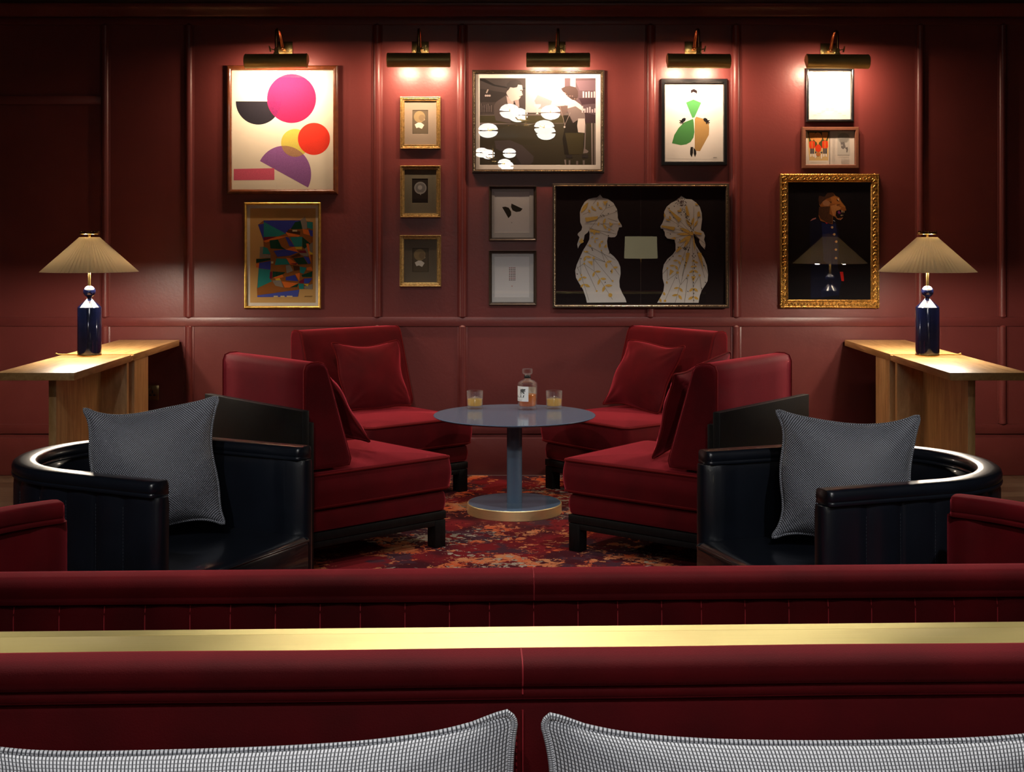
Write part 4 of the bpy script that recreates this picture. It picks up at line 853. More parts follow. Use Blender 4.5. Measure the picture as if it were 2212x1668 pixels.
# ---------------------------------------------------------------- velvet slipper chairs
CL, CW, ZS, ZB, ZR = .747, .66, .415, .844, .164
def velvet_chair():
    # local x runs from the back (0) to the front edge (CL)
    root = thing('velvet_slipper_chair', '', 'chair')
    fl, fw = CL - .025, CW - .03
    # dark rail all round with a shadow groove
    mb = MB(); 
    mb.box(-.02, fl, -fw / 2, fw / 2, ZR - .034, ZR, bev=.003); mb.box(-.017, fl - .003, -fw / 2 + .003, fw / 2 - .003, ZR - .060, ZR - .036, bev=.002)
    mb.build('seat_rail', M['wenge'], root)
    for sx in (.0, 1):
        for sy in (-1, 1):
            x0 = fl - .058 if sx else -.02; y0 = sy * (fw / 2 - .029)
            MB().box(x0, x0 + .056, y0 - .028, y0 + .028, .009, ZR - .0365, bev=.003).build('leg', M['wenge'], root)
    slab(CL - .03, CW - .02, ZR + .002, ZR + .088, .02, .018, 0, CL / 2 - .012, 0, .004).build('seat_base', M['velvet'], root)
    z0 = ZR + .09
    cu = slab(CL - .02, CW, z0, ZS - .012, .035, .022, .016, CL / 2 + .010, 0, .008).build('seat_cushion', M['velvet'], root, sharp=80)
    mb = MB()
    for z in (z0 + .012, ZS - .020):
        mb.tube([(x, y, z) for x, y in rrect(CL - .02 - .004, CW - .004, .035, 6, CL / 2 + .010, 0)], .0048, 8, closed=True)
    mb.build('cushion_piping', M['velvet_dark'], cu, sharp=80)
    # wedge backrest
    prof = [(.012, ZS + .006), (.215, ZS + .006), (.222, ZS + .03), (.105, ZB - .03), (.090, ZB - .008), (.065, ZB), (.030, ZB), (.008, ZB - .008), (0, ZB - .03), (0, ZS + .02)]
    dense = []
    for i in range(len(prof)):
        a, b = prof[i], prof[(i + 1) % len(prof)]; L_ = math.hypot(b[0] - a[0], b[1] - a[1]); k = max(1, int(L_ / .04))
        for j in range(k): dense.append((a[0] + (b[0] - a[0]) * j / k, a[1] + (b[1] - a[1]) * j / k))
    cxp = sum(p[0] for p in prof) / len(prof); czp = (ZS + ZB) / 2
    hw = CW / 2 - .004; loops = []
    for y, k in ((-hw, .80), (-hw, .93), (-hw + .003, .97), (-hw + .012, 1), (-hw * .5, 1.01), (0, 1.015), (hw * .5, 1.01), (hw - .012, 1), (hw - .003, .97), (hw, .93), (hw, .80)):
        loops.append([(cxp + (x - cxp) * (1 - (1 - k) * 1.0), y, czp + (z - czp) * (1 - (1 - k) * .35)) for x, z in dense])
    bk = MB().loft(loops).build('backrest', M['velvet'], root, sharp=60)
    for s_ in (-1, 1): MB().tube([(x, s_ * (hw - .008), z) for x, z in [(cxp + (x - cxp) * .99, czp + (z - czp) * .997) for x, z in dense]], .0045, 8, closed=True).build('backrest_piping', M['velvet_dark'], bk, sharp=80)
    # wooden back board with stepped side posts
    zt = .667
    MB().box(-.052, -.020, -.385, .385, ZR - .03, zt, bev=.003).build('back_board', M['wenge'], root)
    for s_ in (-1, 1):
        y0 = s_ * (CW / 2 - .012)
        MB().box(-.019, .026, min(y0, y0 + s_ * .03), max(y0, y0 + s_ * .03), .009, zt - .055, bev=.003).build('back_post', M['wenge'], root)
    return root
chairs = [(-.475, 6.003, 41.7, 'red velvet slipper chair nearest on the left, behind the left black tub chair'),
          (.415, 5.938, 141.6, 'red velvet slipper chair nearest on the right, behind the right black tub chair'),
          (-.455, 6.773, -49.8, 'red velvet slipper chair against the wall left of the round table'),
          (.355, 6.822, -140.7, 'red velvet slipper chair against the wall right of the round table')]
proto = velvet_chair(); VC = []
for i, (x, y, d, lab) in enumerate(chairs):
    o = proto if i == 0 else dup(proto); a = radians(d)
    o.location = (x - CL * cos(a), y - CL * sin(a), 0); o.rotation_euler.z = a; tag(o, lab, 'chair', 'red velvet slipper chairs round the low table'); VC.append(o)
def on_chair(i, u, v, z):
    x, y, d, _ = chairs[i]; a = radians(d); u -= CL
    return (x + u * cos(a) - v * sin(a), y + u * sin(a) + v * cos(a), z)
VP = [(0, .30, .02, .16, 'red velvet cushion on the near left velvet chair, seen edge-on'), (1, .27, .03, .17, 'red velvet cushion on the near right velvet chair, seen edge-on'),
      (2, .275, .005, .02, 'square red velvet cushion on the left chair by the wall'), (3, .275, -.015, .02, 'slouched red velvet cushion on the right chair by the wall')]
VZ = [(.582, .36, -30, 0), (.612, .40, -21, 0), (.596, .375, -21, 0), (.598, .38, -21, .16)]
for i, u, v, roll, lab in VP:
    d = radians(chairs[i][2]); yaw = d + pi / 2
    add_pillow('velvet_cushion', lab, on_chair(i, u + .012, v, VZ[i][0] + .215 * abs(sin(roll)) * .85), .435, VZ[i][1], .13, M['velvet'], M['velvet_dark'], yaw, radians(VZ[i][2]), roll, shear=VZ[i][3], seed=i + 3, pinch=.09, group='red velvet scatter cushions', pr=.004)

# ---------------------------------------------------------------- tub shells (black chairs and foreground sofa)
def sweep(path, sec, mi=0, mb=None, cap=True):
    """path: list of (x, y, nx, ny, s); sec(s) -> list of (offset along outward normal, z)"""
    mb = mb or MB()
    return mb.loft([[(x + nx * o, y + ny * o, z) for o, z in sec(s)] for x, y, nx, ny, s in path], mi, cap)
def tub_path(R, arm, turn=180, straight=0, step=.008):
    """from the right arm end round the back to the left arm end; forward = +x"""
    pts = []
    t = radians(turn) / 2
    if straight == 0:
        n = int(arm / step)
        for i in range(n): pts.append((arm - arm * i / n, -R, 0, -1))
        n = int(pi * R / step)
        for i in range(n + 1):
            a = -pi / 2 - pi * i / n; pts.append((R * cos(a), R * sin(a), cos(a), sin(a)))
        n = int(arm / step)
        for i in range(1, n + 1): pts.append((arm * i / n, R, 0, 1))
    out = []; s = 0
    for i, p in enumerate(pts):
        if i: s += math.hypot(p[0] - pts[i - 1][0], p[1] - pts[i - 1][1])
        out.append((*p, s))
    return out
def shell_parts(root, path, z0, z1, th, mat, thread, chan, rim_w, rim_h, seam=True, leather=True, pmat=None):
    S = path[-1][4]
    def bulge_end(s):
        e = min(s, S - s); r = .05
        return 1 if e >= r else sqrt(max(0, 1 - ((r - e) / r) ** 2))
    def ext(p0, p1, d):   # extend the ends
        return p0
    # extend path beyond the arm ends so that the pads round off
    a, b = path[0], path[-1]
    dx, dy = path[0][0] - path[3][0], path[0][1] - path[3][1]; l_ = math.hypot(dx, dy); dx /= l_; dy /= l_
    ex, ey = path[-1][0] - path[-4][0], path[-1][1] - path[-4][1]; l2 = math.hypot(ex, ey); ex /= l2; ey /= l2
    full = path; EX = .015
    pre = [(a[0] + dx * EX * k / 4, a[1] + dy * EX * k / 4, a[2], a[3], a[4] - EX * k / 4) for k in (4, 3, 2, 1)]
    post = [(b[0] + ex * EX * k / 4, b[1] + ey * EX * k / 4, b[2], b[3], b[4] + EX * k / 4) for k in (1, 2, 3, 4)]
    full_body = pre + list(path) + post
    zt = z1 - rim_h
    def sec(s):
        e_ = min(s, S - s) + EX; k = 1 if e_ >= .045 else .25 + .75 * sqrt(max(0, 1 - ((.045 - e_) / .045) ** 2))
        c = abs(sin(pi * s / chan)) ** .42 if .06 < s < S - .06 else 1
        o = th / 2 * k; oo = (o - .009 * (1 - c)) * 1.0; pad = .012 * (1 if min(s, S - s) < .10 else 0) 
        e = min(s, S - s); pad = .010 * max(0, 1 - abs(e - .05) / .05)
        return [(-(o) * .8, z0), (oo * .9, z0), (oo, z0 + .02), (oo * 1.03, (z0 + zt) / 2), (oo * .99, zt - .02), (oo * .82, zt), (-o * .82 - pad * .5, zt), (-o - pad, zt - .022), (-o - pad, (z0 + zt) / 2), (-o * .95, z0 + .02)]
    body = sweep(full_body, sec).build('shell', mat, root, sharp=60)
    def rsec(s):
        e = min(s, S - s); k = 1 if e > .010 else .80 + .20 * sqrt(max(0, 1 - ((.010 - e) / .010) ** 2))
        h = rim_w / 2 * k
        pts = []
        zb = zt + .002; H = rim_h - .002
        P = [(-1.0, 0), (-1.03, .10), (-1.0, .20), (-.93, .24), (-1.0, .36), (-1.0, .60), (-.92, .85), (-.72, .97), (-.3, 1.0), (.3, 1.0), (.72, .97), (.92, .85), (1.0, .60), (1.0, .36), (.93, .24), (1.0, .20), (1.03, .10), (1.0, 0)]
        return [(h * u, zb + H * v) for u, v in P]
    sweep(full, rsec).build('rolled_rim', mat, root, sharp=60)
    if seam:
        mb = MB()
        for idx in (int(len(path) * 0), ):
            pass
        for e in (.085, S - .085):
            p = min(path, key=lambda q: abs(q[4] - e)); o = th / 2 + .0015
            for k in range(34):
                za = z0 + .25 + (zt - z0 - .28) * k / 34; x, y = p[0] - p[2] * o, p[1] - p[3] * o
                mb.tube([(x, y, za), (x, y, za + (zt - z0 - .28) / 60)], .0008, 4)
        k0 = 1
        while k0 * chan < S:
            p = min(path, key=lambda q: abs(q[4] - k0 * chan)); o = th / 2 - .009 * (1 - abs(sin(pi * p[4] / chan)) ** .42) + .0004
            if .08 < p[4] < S - .08 and not leather: mb.tube([(p[0] + p[2] * (o + q_), p[1] + p[3] * (o + q_), z_) for z_, q_ in ((z0 + .03, -.002), ((z0 + zt) / 2, .0005), (zt - .03, 0), (zt - .004, -.005))], .0011, 5)  # bright tube stands in for velvet catching light along each channel
            if .08 < p[4] < S - .08:
                for k in range(50):
                    za = z0 + .03 + (zt - z0 - .06) * k / 50; x, y = p[0] + p[2] * o, p[1] + p[3] * o
                    mb.tube([(x, y, za), (x, y, za + (zt - z0) / 90)], .0008, 4)
            k0 += 1
        mb.build('stitching', thread, body)
    return body
TR, TA, TZ = .347, .385, .66
def tub_chair(loc, deg, label):
    root = thing('tub_armchair', label, 'armchair', loc, radians(deg), 'black leather tub armchairs')
    path = tub_path(TR, TA)
    shell_parts(root, path, .07, TZ, .072, M['leather'], M['leather_thread'], .1085, .078, .044)
    # seat: D-shaped cushion that comes forward past the arms
    def dshape(ins):
        R = TR - .030 - ins; fr = TA + .045 - ins; pts = [(fr - .02, -R), (fr, -R + .02), (fr, R - .02), (fr - .02, R)]
        for i in range(17):
            a = pi / 2 + pi * i / 16; pts.append((R * cos(a), R * sin(a)))
        return pts
    st = [(.012, .24), (.002, .25), (0, .27), (0, .355), (.004, .368), (.014, .376), (.03, .380)]
    loops = [[(x, y, z) for x, y in dshape(i)] for i, z in st]
    for k in range(1, 7):
        q = 1 - k / 7; loops.append([((x - .05) * q + .05, y * q, .380 + .010 * (1 - q * q)) for x, y in dshape(.03)])
    cu = MB().loft(loops).build('seat_cushion', M['leather'], root, sharp=70)
    MB().tube([(x, y, .366) for x, y in dshape(-.001)], .004, 6, closed=True).build('seat_piping', M['leather'], cu, sharp=80)
    lo2 = [[(x, y, z) for x, y in dshape(i)] for i, z in ((.02, .08), (.012, .09), (.010, .236), (.014, .2395))]
    MB().loft(lo2).build('seat_base', M['leather'], root, sharp=50)
    MB().lathe([(.001, .009), (.22, .009), (.225, .015), (.22, .022), (.06, .03), (.045, .0795), (.001, .0795)], 40, M=T(.03, 0, 0)).build('swivel_base', M['black'], root)
    return root
tub_chair((-1.175, 4.228, 0), -26.5, 'black leather tub armchair on the left, facing the round table')
tub_chair((1.092, 4.085, 0), 199.4, 'black leather tub armchair on the right, facing the round table')
add_pillow('woven_cushion', 'dark grey basket-weave cushion in the left black tub armchair', (-1.145, 4.27, .607), .44, .43, .17, M['weave'], M['weave'], radians(16), radians(-16), radians(-3.5), seed=11, pinch=.15, pe=4.2, rc=.17, group='dark grey woven cushions', pr=.0048, n=44)
add_pillow('woven_cushion', 'grey basket-weave cushion in the right black tub armchair', (1.035, 4.13, .596), .455, .415, .17, M['weave'], M['weave'], radians(-14), radians(-16), radians(.5), seed=14, pinch=.15, pe=4.2, rc=.17, group='dark grey woven cushions', pr=.0048, n=44)

# foreground sofa: a long back with ends that curl round
ROT = radians(1.9)
sofa = thing('velvet_sofa', 'long red velvet sofa with channelled back, its curled ends rising at both sides', 'sofa', (.025, 2.745, 0), ROT + pi / 2)
# its local +x points away from the camera
def sofa_path(half=1.072, r1=.331, r2=.53, step=.009):
    side = []                      # from the back corner to the arm end, on the +y side
    n = int(pi / 2 * r1 / step)
    for i in range(n + 1):
        a = pi / 2 * i / n; side.append((r1 - r1 * cos(a), half + r1 * sin(a), -cos(a), sin(a)))
    n = int(radians(55) * r2 / step)
    for i in range(1, n + 1):
        a = radians(55) * i / n; side.append((r1 + r2 * sin(a), half + r1 - r2 + r2 * cos(a), sin(a), cos(a)))
    m_ = int(2 * half / step)
    pts = [(x, -y, nx, -ny) for x, y, nx, ny in side[::-1]] + [(0, -half + 2 * half * i / m_, -1, 0) for i in range(1, m_)] + side
    out = []; s = 0
    for i, p in enumerate(pts):
        if i: s += math.hypot(p[0] - pts[i - 1][0], p[1] - pts[i - 1][1])
        out.append((*p, s))
    return out
sp = sofa_path()
shell_parts(sofa, sp, .07, .66, .085, M['velvet'], M['thread'], .0868, .092, .052, leather=False)
S_ = sp[-1][4]
midp = min(sp, key=lambda q: abs(q[1] + .022))
mb = MB()
for k in range(3): mb.tube([(x, midp[1] + .0, z) for x, z in ((-.0475, .612), (-.0475, .640), (-.040, .655), (-.02, .6625), (.01, .6625))], .0016, 5)
mb.build('centre_seam', M['thread'], sofa)
def sofa_seat():
    P = [(x - nx * .045, y - ny * .045) for x, y, nx, ny, s in sp[::4]]
    return P
lo = [[(x, y, z) for x, y in sofa_seat()] for z in (.10, .36, .385)]
MB().loft(lo).build('seat', M['velvet'], sofa)
for x, y in ((.08, -.9), (.08, .9), (.55, -.9), (.55, .9)): MB().box(x - .025, x + .025, y - .025, y + .025, .009, .0995, bev=.003).build('foot', M['wenge'], sofa)

# near banquette with brass-topped divider
bq = thing('banquette', 'red velvet banquette back with centre seam across the foreground', 'banquette', (0, 1.70, 0), ROT)
HX = 1.9
def bar(prof, x0=-HX, x1=HX, n=60, wob=0, mb=None):
    mb = mb or MB(); return mb.loft([[(x0 + (x1 - x0) * i / n, y, z + wob * (sin(i * .9) * .5 + sin(i * .37 + 1) * .5)) for y, z in prof] for i in range(n + 1)])
ZT = .807
face = [(.075, .30), (.0, .30), (-.004, .45), (-.004, .60), (0, ZT - .058), (.008, ZT - .052), (.072, ZT - .052)]
mb = MB(); bar(face, mb=mb); mb.build('back_pad', M['velvet'], bq, sharp=60)
cap = [(.074, ZT - .050), (.004, ZT - .050), (-.002, ZT - .046), (-.0045, ZT - .041), (-.002, ZT - .036), (.003, ZT - .0335), (-.006, ZT - .029), (-.009, ZT - .018), (-.005, ZT - .007), (.006, ZT - .001), (.022, ZT), (.052, ZT), (.066, ZT - .003), (.074, ZT - .012)]
mb = MB(); bar(cap, mb=mb, wob=.0006); mb.build('top_roll', M['velvet'], bq, sharp=60)
mb = MB(); xs_ = .0135
mb.tube([(xs_, -.0055, z) for z in (.34, .5, .6, ZT - .06)], .0011, 6); mb.tube([(xs_, y - .0006, z + .0005) for y, z in cap[3:12]], .0010, 6)
for k in range(46): mb.tube([(xs_ - .008, -.0052, .34 + k * .0086), (xs_ - .008, -.0052, .3445 + k * .0086)], .0008, 4)
mb.build('centre_seam', M['thread'], bq)
MB().box(-HX, HX, -.50, -.006, .32, .412, bev=.02, seg=4).build('seat_pad', M['velvet'], bq)
MB().box(-HX, HX, -.46, .073, .0, .298, bev=.004).build('plinth', M['wenge'], bq)
dv = thing('divider', 'low partition topped with a bright brushed brass ledge behind the banquette', 'partition', (0, 1.70, 0), ROT)
MB().box(-HX, HX, .078, .150, 0, .7825).build('partition_panel', M['wenge'], dv)
mb = MB(); mb.box(-HX, HX, .0755, .158, .778, .7975, bev=.0012); bar([(.158, .7974), (.158, .780), (.178, .780), (.178, .7990)], mb=mb, n=2); mb.build('brass_ledge', M['brass_ledge'], dv)

GP = [('checked_cushion', 'grey checked cushion at bottom left against the banquette', -.327, 0, 21, .0), ('checked_cushion', 'grey checked cushion at bottom right against the banquette', .365, 0, 22, .0)]
add_pillow('checked_cushion', 'grey checked cushion at the bottom left, resting against the banquette', (-.333, 1.60, .602), .70, .31, .15, M['gingham'], M['gingham'], radians(3), radians(-12), radians(-1.8), seed=21, pinch=.05, pz=.20, pe=5, rc=.16, group='grey checked cushions on the banquette', pr=.0045, n=48, wr=.35)
add_pillow('checked_cushion', 'grey checked cushion at the bottom right, resting against the banquette', (.380, 1.60, .611), .70, .31, .15, M['gingham'], M['gingham'], radians(1), radians(-12), radians(1.0), seed=25, pinch=.05, pz=.20, pe=5, rc=.16, group='grey checked cushions on the banquette', pr=.0045, n=48, wr=.35)

# ---------------------------------------------------------------- round table, bottle, glasses
TX, TY, TZT = .012, 6.47, .482
tb = thing('round_table', 'round slate blue pedestal table with brass-edged base', 'table', (TX, TY, 0))
MB().lathe([(.001, TZT - .020), (.30, TZT - .018), (.375, TZT - .012), (.391, TZT - .005), (.393, TZT - .002), (.391, TZT), (.001, TZT)], 96).build('tabletop', M['slate'], tb, sharp=30)
MB().lathe([(.001, .058), (.037, .058), (.037, TZT - .0185), (.001, TZT - .0185)], 40).build('pedestal', M['slate'], tb)
MB().lathe([(.001, .0095), (.228, .0095), (.229, .011), (.229, .055), (.2275, .0568), (.223, .0570), (.001, .0568)], 96).build('base', M['brass_brushed'], tb, sharp=30)
MB().lathe([(.001, .0571), (.2235, .0571), (.2225, .0585), (.001, .0585)], 96).build('base_inlay', M['slate'], tb, sharp=30)
# bottle
BX, BY = .077, 6.65
bo = thing('whisky_bottle', 'fluted glass bottle of amber whisky with glass stopper on round table', 'bottle', (BX, BY, TZT + .0005))
facet = lambda t: 1 - .018 * abs(sin(12 * pi * t))
mb = MB()
outer = [(.001, 0), (.044, 0), (.0475, .003), (.0485, .008), (.0485, .128), (.046, .136), (.030, .146), (.0175, .150), (.0150, .156), (.0150, .164)]
inner_ = [(.0105, .164), (.0105, .154), (.020, .146), (.0425, .131), (.0435, .124), (.0435, .024), (.040, .018), (.001, .016)]
mb.lathe(outer + inner_, 72, rmod=facet); mb.build('glass_body', M['bottle_glass'], bo, sharp=50)
MB().lathe([(.001, .0175), (.0395, .0195), (.0431, .0245), (.0431, .076), (.042, .0775), (.001, .0775)], 72, rmod=facet).build('whisky', M['whisky'], bo, sharp=50)
MB().lathe([(.0155, .1575), (.0165, .159), (.0165, .169), (.0155, .1705), (.0145, .1705), (.0145, .1575)], 32).build('neck_band', M['dark_plastic'], bo)
MB().lathe([(.001, .1645), (.010, .165), (.012, .173), (.019, .176), (.0245, .180), (.0255, .184), (.0255, .199), (.0235, .2035), (.001, .205)], 24).build('stopper', M['glass'], bo, sharp=25)
def on_cyl(r, ang, z): return (r * sin(ang), -r * cos(ang), z)
def label_sheet(a0, a1, z0, z1, r, mat, name):
    mb = MB(); n = 20
    mb.loft([[on_cyl(r, a0 + (a1 - a0) * i / n, z) for i in range(n + 1)] for z in (z0, z1)], 0, False, False); return mb.build(name, mat, bo, recalc=False)
LA0, LA1 = radians(-84), radians(5)
lb = label_sheet(LA0, LA1, .045, .119, .0492, M['paper_white'], 'front_label')
label_sheet(radians(120), radians(215), .050, .108, .0492, pm('cream_paper', (.7, .66, .55), .8), 'rear_label')
# brush-lettered character on the label
try:
    cu = bpy.data.curves.new('char', 'FONT'); cu.body = '\u97ff'; cu.size = .040; cu.align_x = 'CENTER'; cu.offset = .0006; cu.resolution_u = 3
    to = bpy.data.objects.new('char', cu); C.objects.link(to); dg = bpy.context.evaluated_depsgraph_get(); me = to.to_mesh()
    ac = (LA0 + LA1) / 2 + radians(8); vs = []
    for v in me.vertices:
        vs.append(on_cyl(.0494, ac + (v.co.x * .78 + .12 * (v.co.y - .014)) / .0492, .070 + v.co.y * 1.12))
    fs = [list(p.vertices) for p in me.polygons]; mbt = MB().add(vs, fs)
    cu2 = bpy.data.curves.new('small', 'FONT'); cu2.body = 'HIBIKI\nJAPANESE HARMONY'; cu2.size = .0052; cu2.resolution_u = 2; to2 = bpy.data.objects.new('small', cu2); C.objects.link(to2)
    bpy.context.view_layer.update(); me2 = to2.to_mesh(); vs2 = [on_cyl(.0494, LA0 + .10 + v.co.x / .0492, .068 + v.co.y) for v in me2.vertices]
    mbt.add(vs2, [list(p.vertices) for p in me2.polygons])
    for k in range(2):
        mbt.loft([[on_cyl(.0494, LA0 + .12 + i * .1, .053 - k * .0045 + d) for i in range(9 - k)] for d in (0, .0008)], 0, False, False)
    mbt.build('label_lettering', M['dark_plastic'], lb, recalc=False)
    for q in (to, to2):
        bpy.data.objects.remove(q)
except Exception as e: print('text', e)
# rocks glasses
def rocks(x, y, label):
    root = thing('rocks_glass', label, 'glass', (x, y, TZT + .0005), 0, 'cut glass tumblers of whisky')
    fl = lambda t: 1 - .012 * abs(sin(14 * pi * t))
    MB().lathe([(.001, .0), (.034, .0), (.0375, .002), (.0385, .006), (.0412, .089), (.0405, .0895), (.0396, .089), (.0372, .018), (.034, .0145), (.001, .0135)], 84, rmod=fl).build('tumbler', M['glass'], root, sharp=50)
    MB().lathe([(.001, .0150), (.0335, .0158), (.0368, .0192), (.0378, .048), (.001, .048)], 84, rmod=fl).build('whisky', M['whisky_pale'], root, sharp=50)
    rr = random.Random(int(x * 100))
    for k in range(2):
        MB().box(-.012, .012, -.012, .012, -.012, .012, bev=.003, M=T(-.010 + k * .019, .004 - k * .010, .043 + k * .004) @ Rz(rr.uniform(0, 2)) @ Rx(rr.uniform(.2, .9))).build('ice_cube', M['glass'], root)
rocks(-.186, 6.684, 'cut glass tumbler of pale whisky left of the bottle'); rocks(.211, 6.684, 'cut glass tumbler of pale whisky right of the bottle')

# ---------------------------------------------------------------- oak console tables
CZ = .765
def console(side):
    s = side; nm = 'left' if s < 0 else 'right'; cx = 2.035 * 1.0
    xi, xo = 1.866, 2.205       # inner and outer edges
    def bx(mb, x0, x1, *a, **k):
        x0, x1 = s * x0, s * x1; return mb.box(min(x0, x1), max(x0, x1), *a, **k)
    fr = thing('console_table', 'nearer of the two pale oak console tables on the %s' % nm, 'table', (s * 2.035, 6.1, 0), 0, 'oak console tables')
    inv = T(-s * 2.035, -6.1, 0)
    def bld(mb, name, mat, root, iv): mb.v = [iv @ q for q in mb.v]; return mb.build(name, mat, root)
    bld(bx(MB(), xi, xo, 5.682, 6.532, CZ - .033, CZ, bev=.0015), 'tabletop', M['oak'], fr, inv)
    bld(bx(MB(), xi + .003, xo - .003, 6.470, 6.503, .0, CZ - .0335, bev=.0012), 'end_panel', M['oak_v'], fr, inv)
    bld(bx(MB(), 1.995, 2.028, 5.835, 6.4695, .0, CZ - .0335, bev=.0012), 'centre_panel', M['oak_v'], fr, inv)
    bk = thing('console_table', 'pale oak console table on the %s against the panelled wall' % nm, 'table', (s * 2.035, 7.0, 0), 0, 'oak console tables')
    inv = T(-s * 2.035, -7.0, 0)
    bld(bx(MB(), xi, xo, 6.580, 7.478, CZ - .033, CZ, bev=.0015), 'tabletop', M['oak'], bk, inv)
    bld(bx(MB(), xi + .003, xo - .003, 6.600, 6.633, .0, CZ - .0335, bev=.0012), 'end_panel', M['oak_v'], bk, inv)
    bld(bx(MB(), xi + .003, xi + .036, 6.6335, 6.85, .0, CZ - .0335, bev=.0012), 'side_panel', M['oak_v'], bk, inv)
    fl = MB(); bx(fl, xi + .002, xo - .002, 6.5325, 6.5795, CZ - .030, CZ - .006)
    tag(fl.build('joining_strip', M['oak']), 'narrow oak strip joining the two consoles on the %s' % nm, 'strip')
console(-1); console(1)

# ---------------------------------------------------------------- console lamps
def pleat(t): return 1 + .045 * (abs(((t * 64) % 1) * 2 - 1) - .5)
def lamp(x, y, lab, side):
    root = thing('table_lamp', lab, 'lamp', (x, y, CZ + .0005), 0, 'navy table lamps with pleated shades')
    MB().lathe([(.001, 0), (.0575, 0), (.0585, .003), (.0575, .006), (.001, .006)], 40).build('foot_ring', M['brass'], root)
    MB().lathe([(.001, .0062), (.055, .0062), (.057, .009), (.057, .232), (.056, .2355)] + [(.0125 + (.056 - .0125) * (1 - i / 5), .2355 + .043 * i / 5) for i in range(1, 6)] + [(.010, .281), (.010, .286), (.001, .286)], 48).build('body', M['navy'], root, sharp=25)
    MB().sphere((0, 0, .312), .0295, 0, 32, 20).build('ball', M['navy'], root)
    MB().lathe([(.001, .3405), (.007, .3405), (.0065, .36), (.0065, .590), (.001, .590)], 16).build('stem', M['brass'], root)
    # brass crown with a row of little knobs
    mb = MB().lathe([(.001, .5905), (.046, .5905), (.049, .593), (.049, .597), (.046, .5995), (.001, .5995)], 40)
    for i in range(18): mb.sphere((.042 * cos(i * pi / 9), .042 * sin(i * pi / 9), .603), .004, 0, 8, 5)
    mb.build('crown', M['brass'], root)
    zb, zt = .408, .577
    mb = MB(); n = 256; lo = []
    for k in range(9):
        t = k / 8; r = .228 + (.047 - .228) * t; z = zb + (zt - zb) * t
        lo.append([((r * pleat(i / n)) * cos(2 * pi * i / n), (r * pleat(i / n)) * sin(2 * pi * i / n), z) for i in range(n)])
    for k in range(9):
        t = 1 - k / 8; r = .2262 + (.0455 - .2262) * t; z = zb + (zt - zb) * t
        lo.append([((r * pleat(i / n)) * cos(2 * pi * i / n), (r * pleat(i / n)) * sin(2 * pi * i / n), z) for i in range(n)])
    mb.loft(lo, 0, False, True, ring=True); sh = mb.build('lamp_shade', M['shade'], root, sharp=15)
    mb = MB()
    for a in range(3): mb.tube([(.005 * cos(a * 2.094), .005 * sin(a * 2.094), .572), (.0445 * cos(a * 2.094), .0445 * sin(a * 2.094), .574)], .0015, 5)
    mb.tube([(.046 * cos(i * pi / 16), .046 * sin(i * pi / 16), zt - .002) for i in range(32)], .0018, 5, closed=True)
    mb.build('shade_carrier', M['brass'], sh)
    for sx_ in (-1, 1): MB().lathe([(.001, .462), (.016, .466), (.020, .478), (.016, .492), (.007, .500), (.007, .52), (.001, .52)], 16, M=T(sx_ * .085, .02, 0)).tube([(sx_ * .085, .02, .515), (0, 0, .54)], .003, 6).build('bulb', M['white_in'], root)
    ld = bpy.data.lights.new('lamp_light', 'POINT'); ld.energy = CONSOLE_LAMP_W; ld.shadow_soft_size = .03; ld.color = (1, .86, .70)
    for sx_ in (-1, 1):
        q = bpy.data.objects.new('lamp_light', ld); C.objects.link(q); q.parent = root; q.location = (sx_ * .085, .02, .430)
    # flex to the wall side
    s = side
    pts = [(s * (.058), .0, .004), (s * .09, .012, .0035), (s * .12, .018, .0035), (s * .150, .010, .004), (s * .163, .004, .007)]
    MB().tube(pts, .003, 6).sphere(pts[-1], .006, 0, 8, 6).build('flex', M['cable'], root)
lamp(-2.060, 6.500, 'table lamp with navy body and pleated cream shade on the left oak console', -1)
lamp(2.025, 6.500, 'table lamp with navy body and pleated cream shade on the right oak console', 1)

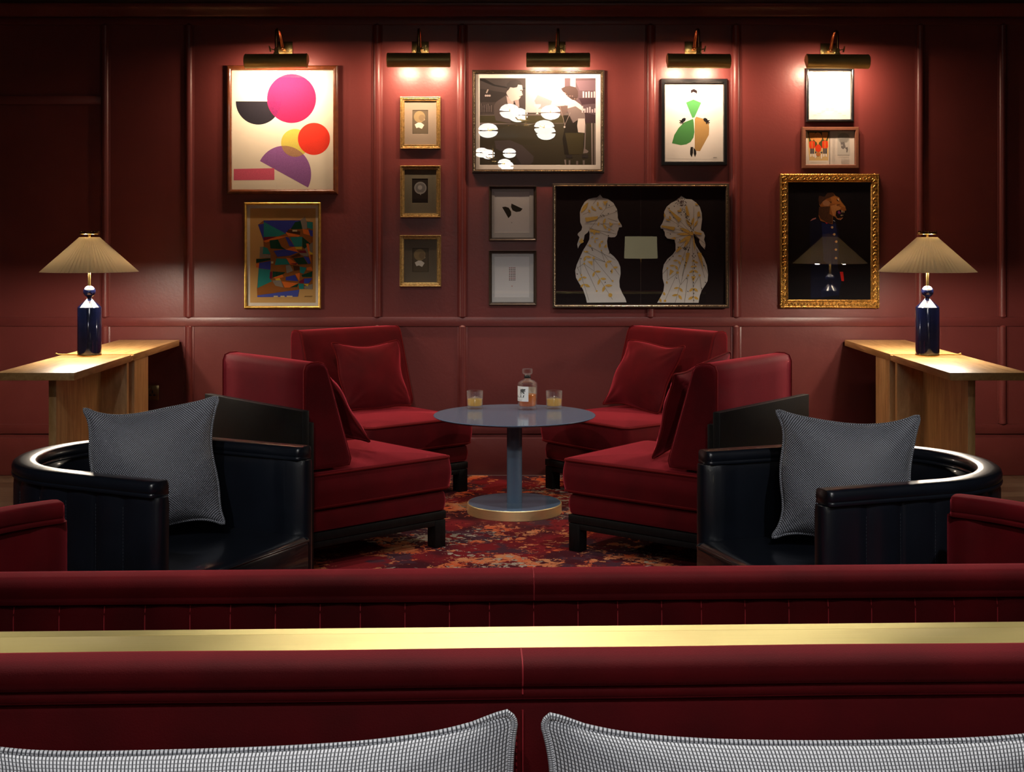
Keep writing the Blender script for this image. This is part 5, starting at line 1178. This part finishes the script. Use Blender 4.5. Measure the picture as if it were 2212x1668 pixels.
# ---------------------------------------------------------------- ceiling spotlights
def aim(o, t):
    d = Vector(t) - o.location; o.rotation_euler = d.to_track_quat('-Z', 'Y').to_euler()
for i, (p, t, wt, cone, bl_, c) in enumerate(SPOTS):
    root = thing('ceiling_spotlight', 'recessed ceiling spotlight out of view, in a set with some added as fill', 'spotlight', (p[0], p[1], ZC), 0, 'recessed ceiling spotlights')
    MB().lathe([(.05, -.0005), (.056, -.002), (.056, -.006), (.045, -.008), (.040, -.004), (.040, -.0005)], 28, cap=False).build('trim_ring', M['brass_old'], root)
    MB().lathe([(.001, -.001), (.036, -.001), (.036, -.004), (.001, -.004)], 20).build('lens', M['glow'], root)
    ld = bpy.data.lights.new('spot_beam', 'SPOT'); ld.energy = wt; ld.spot_size = radians(cone); ld.spot_blend = bl_; ld.color = c; ld.shadow_soft_size = .035
    q = bpy.data.objects.new('spot_beam', ld); C.objects.link(q); q.parent = root
    q.location = (0, 0, p[2] - ZC); d = Vector(t) - Vector(p); q.rotation_euler = d.to_track_quat('-Z', 'Y').to_euler()

# ---------------------------------------------------------------- room behind the camera, seen only as reflections in the glass
def chandelier(x, y, z, lab):
    root = thing('chandelier', lab, 'chandelier', (x, y, z), 0, 'brass chandeliers behind the camera')
    mb = MB(); mb.tube([(0, 0, 0), (0, 0, ZC - z)], .008, 8); mb.sphere((0, 0, -.02), .03)
    spots = []
    for k in range(3):
        a = k * 2 * pi / 3 + .2
        for tier, (rr, dz) in enumerate(((.30, .13), (.46, -.08))):
            aa = a + tier * .9; e = (rr * cos(aa), rr * sin(aa), dz); spots.append(e)
            mb.tube([(0, 0, dz * .3), (rr * .5 * cos(aa), rr * .5 * sin(aa), dz * .3), e], .007, 6); mb.tube([(e[0], e[1], dz - .06), (e[0], e[1], dz + .06)], .007, 6)
    mb.build('brass_arms', M['brass'], root)
    for e in spots:
        for s_ in (-1, 1):
            MB().lathe([(.118, 0), (.115, .015 * s_), (.095, .045 * s_), (.055, .066 * s_), (.010, .074 * s_)], 20, cap=False, M=T(e[0], e[1], e[2] + .014 * s_)).build('shade', M['petal'], root)
    return root
chandelier(.17, -1.1, 2.70, 'brass chandelier of white dome shades hanging behind the camera')
chandelier(-.34, -9.0, 2.70, 'brass chandelier of white dome shades hanging at the far end of the room')
fl = thing('floor_lamp', 'standing lamp with linen drum shade behind the camera', 'lamp', (1.58, -1.4, 0))
MB().lathe([(.001, 0), (.15, 0), (.15, .015), (.02, .03), (.012, .05), (.012, 1.33), (.001, 1.33)], 28).build('stand', M['brass'], fl)
MB().lathe([(.20, 1.07), (.205, 1.07), (.195, 1.34), (.19, 1.34)], 40, cap=False).build('lamp_shade', pm('glowing_linen', (.6, .55, .35), .9, emit=(1, .84, .48), es=1.5), fl)

# ---------------------------------------------------------------- done
for o in bpy.data.objects:
    if o.type == 'LIGHT': o.data.use_shadow = True
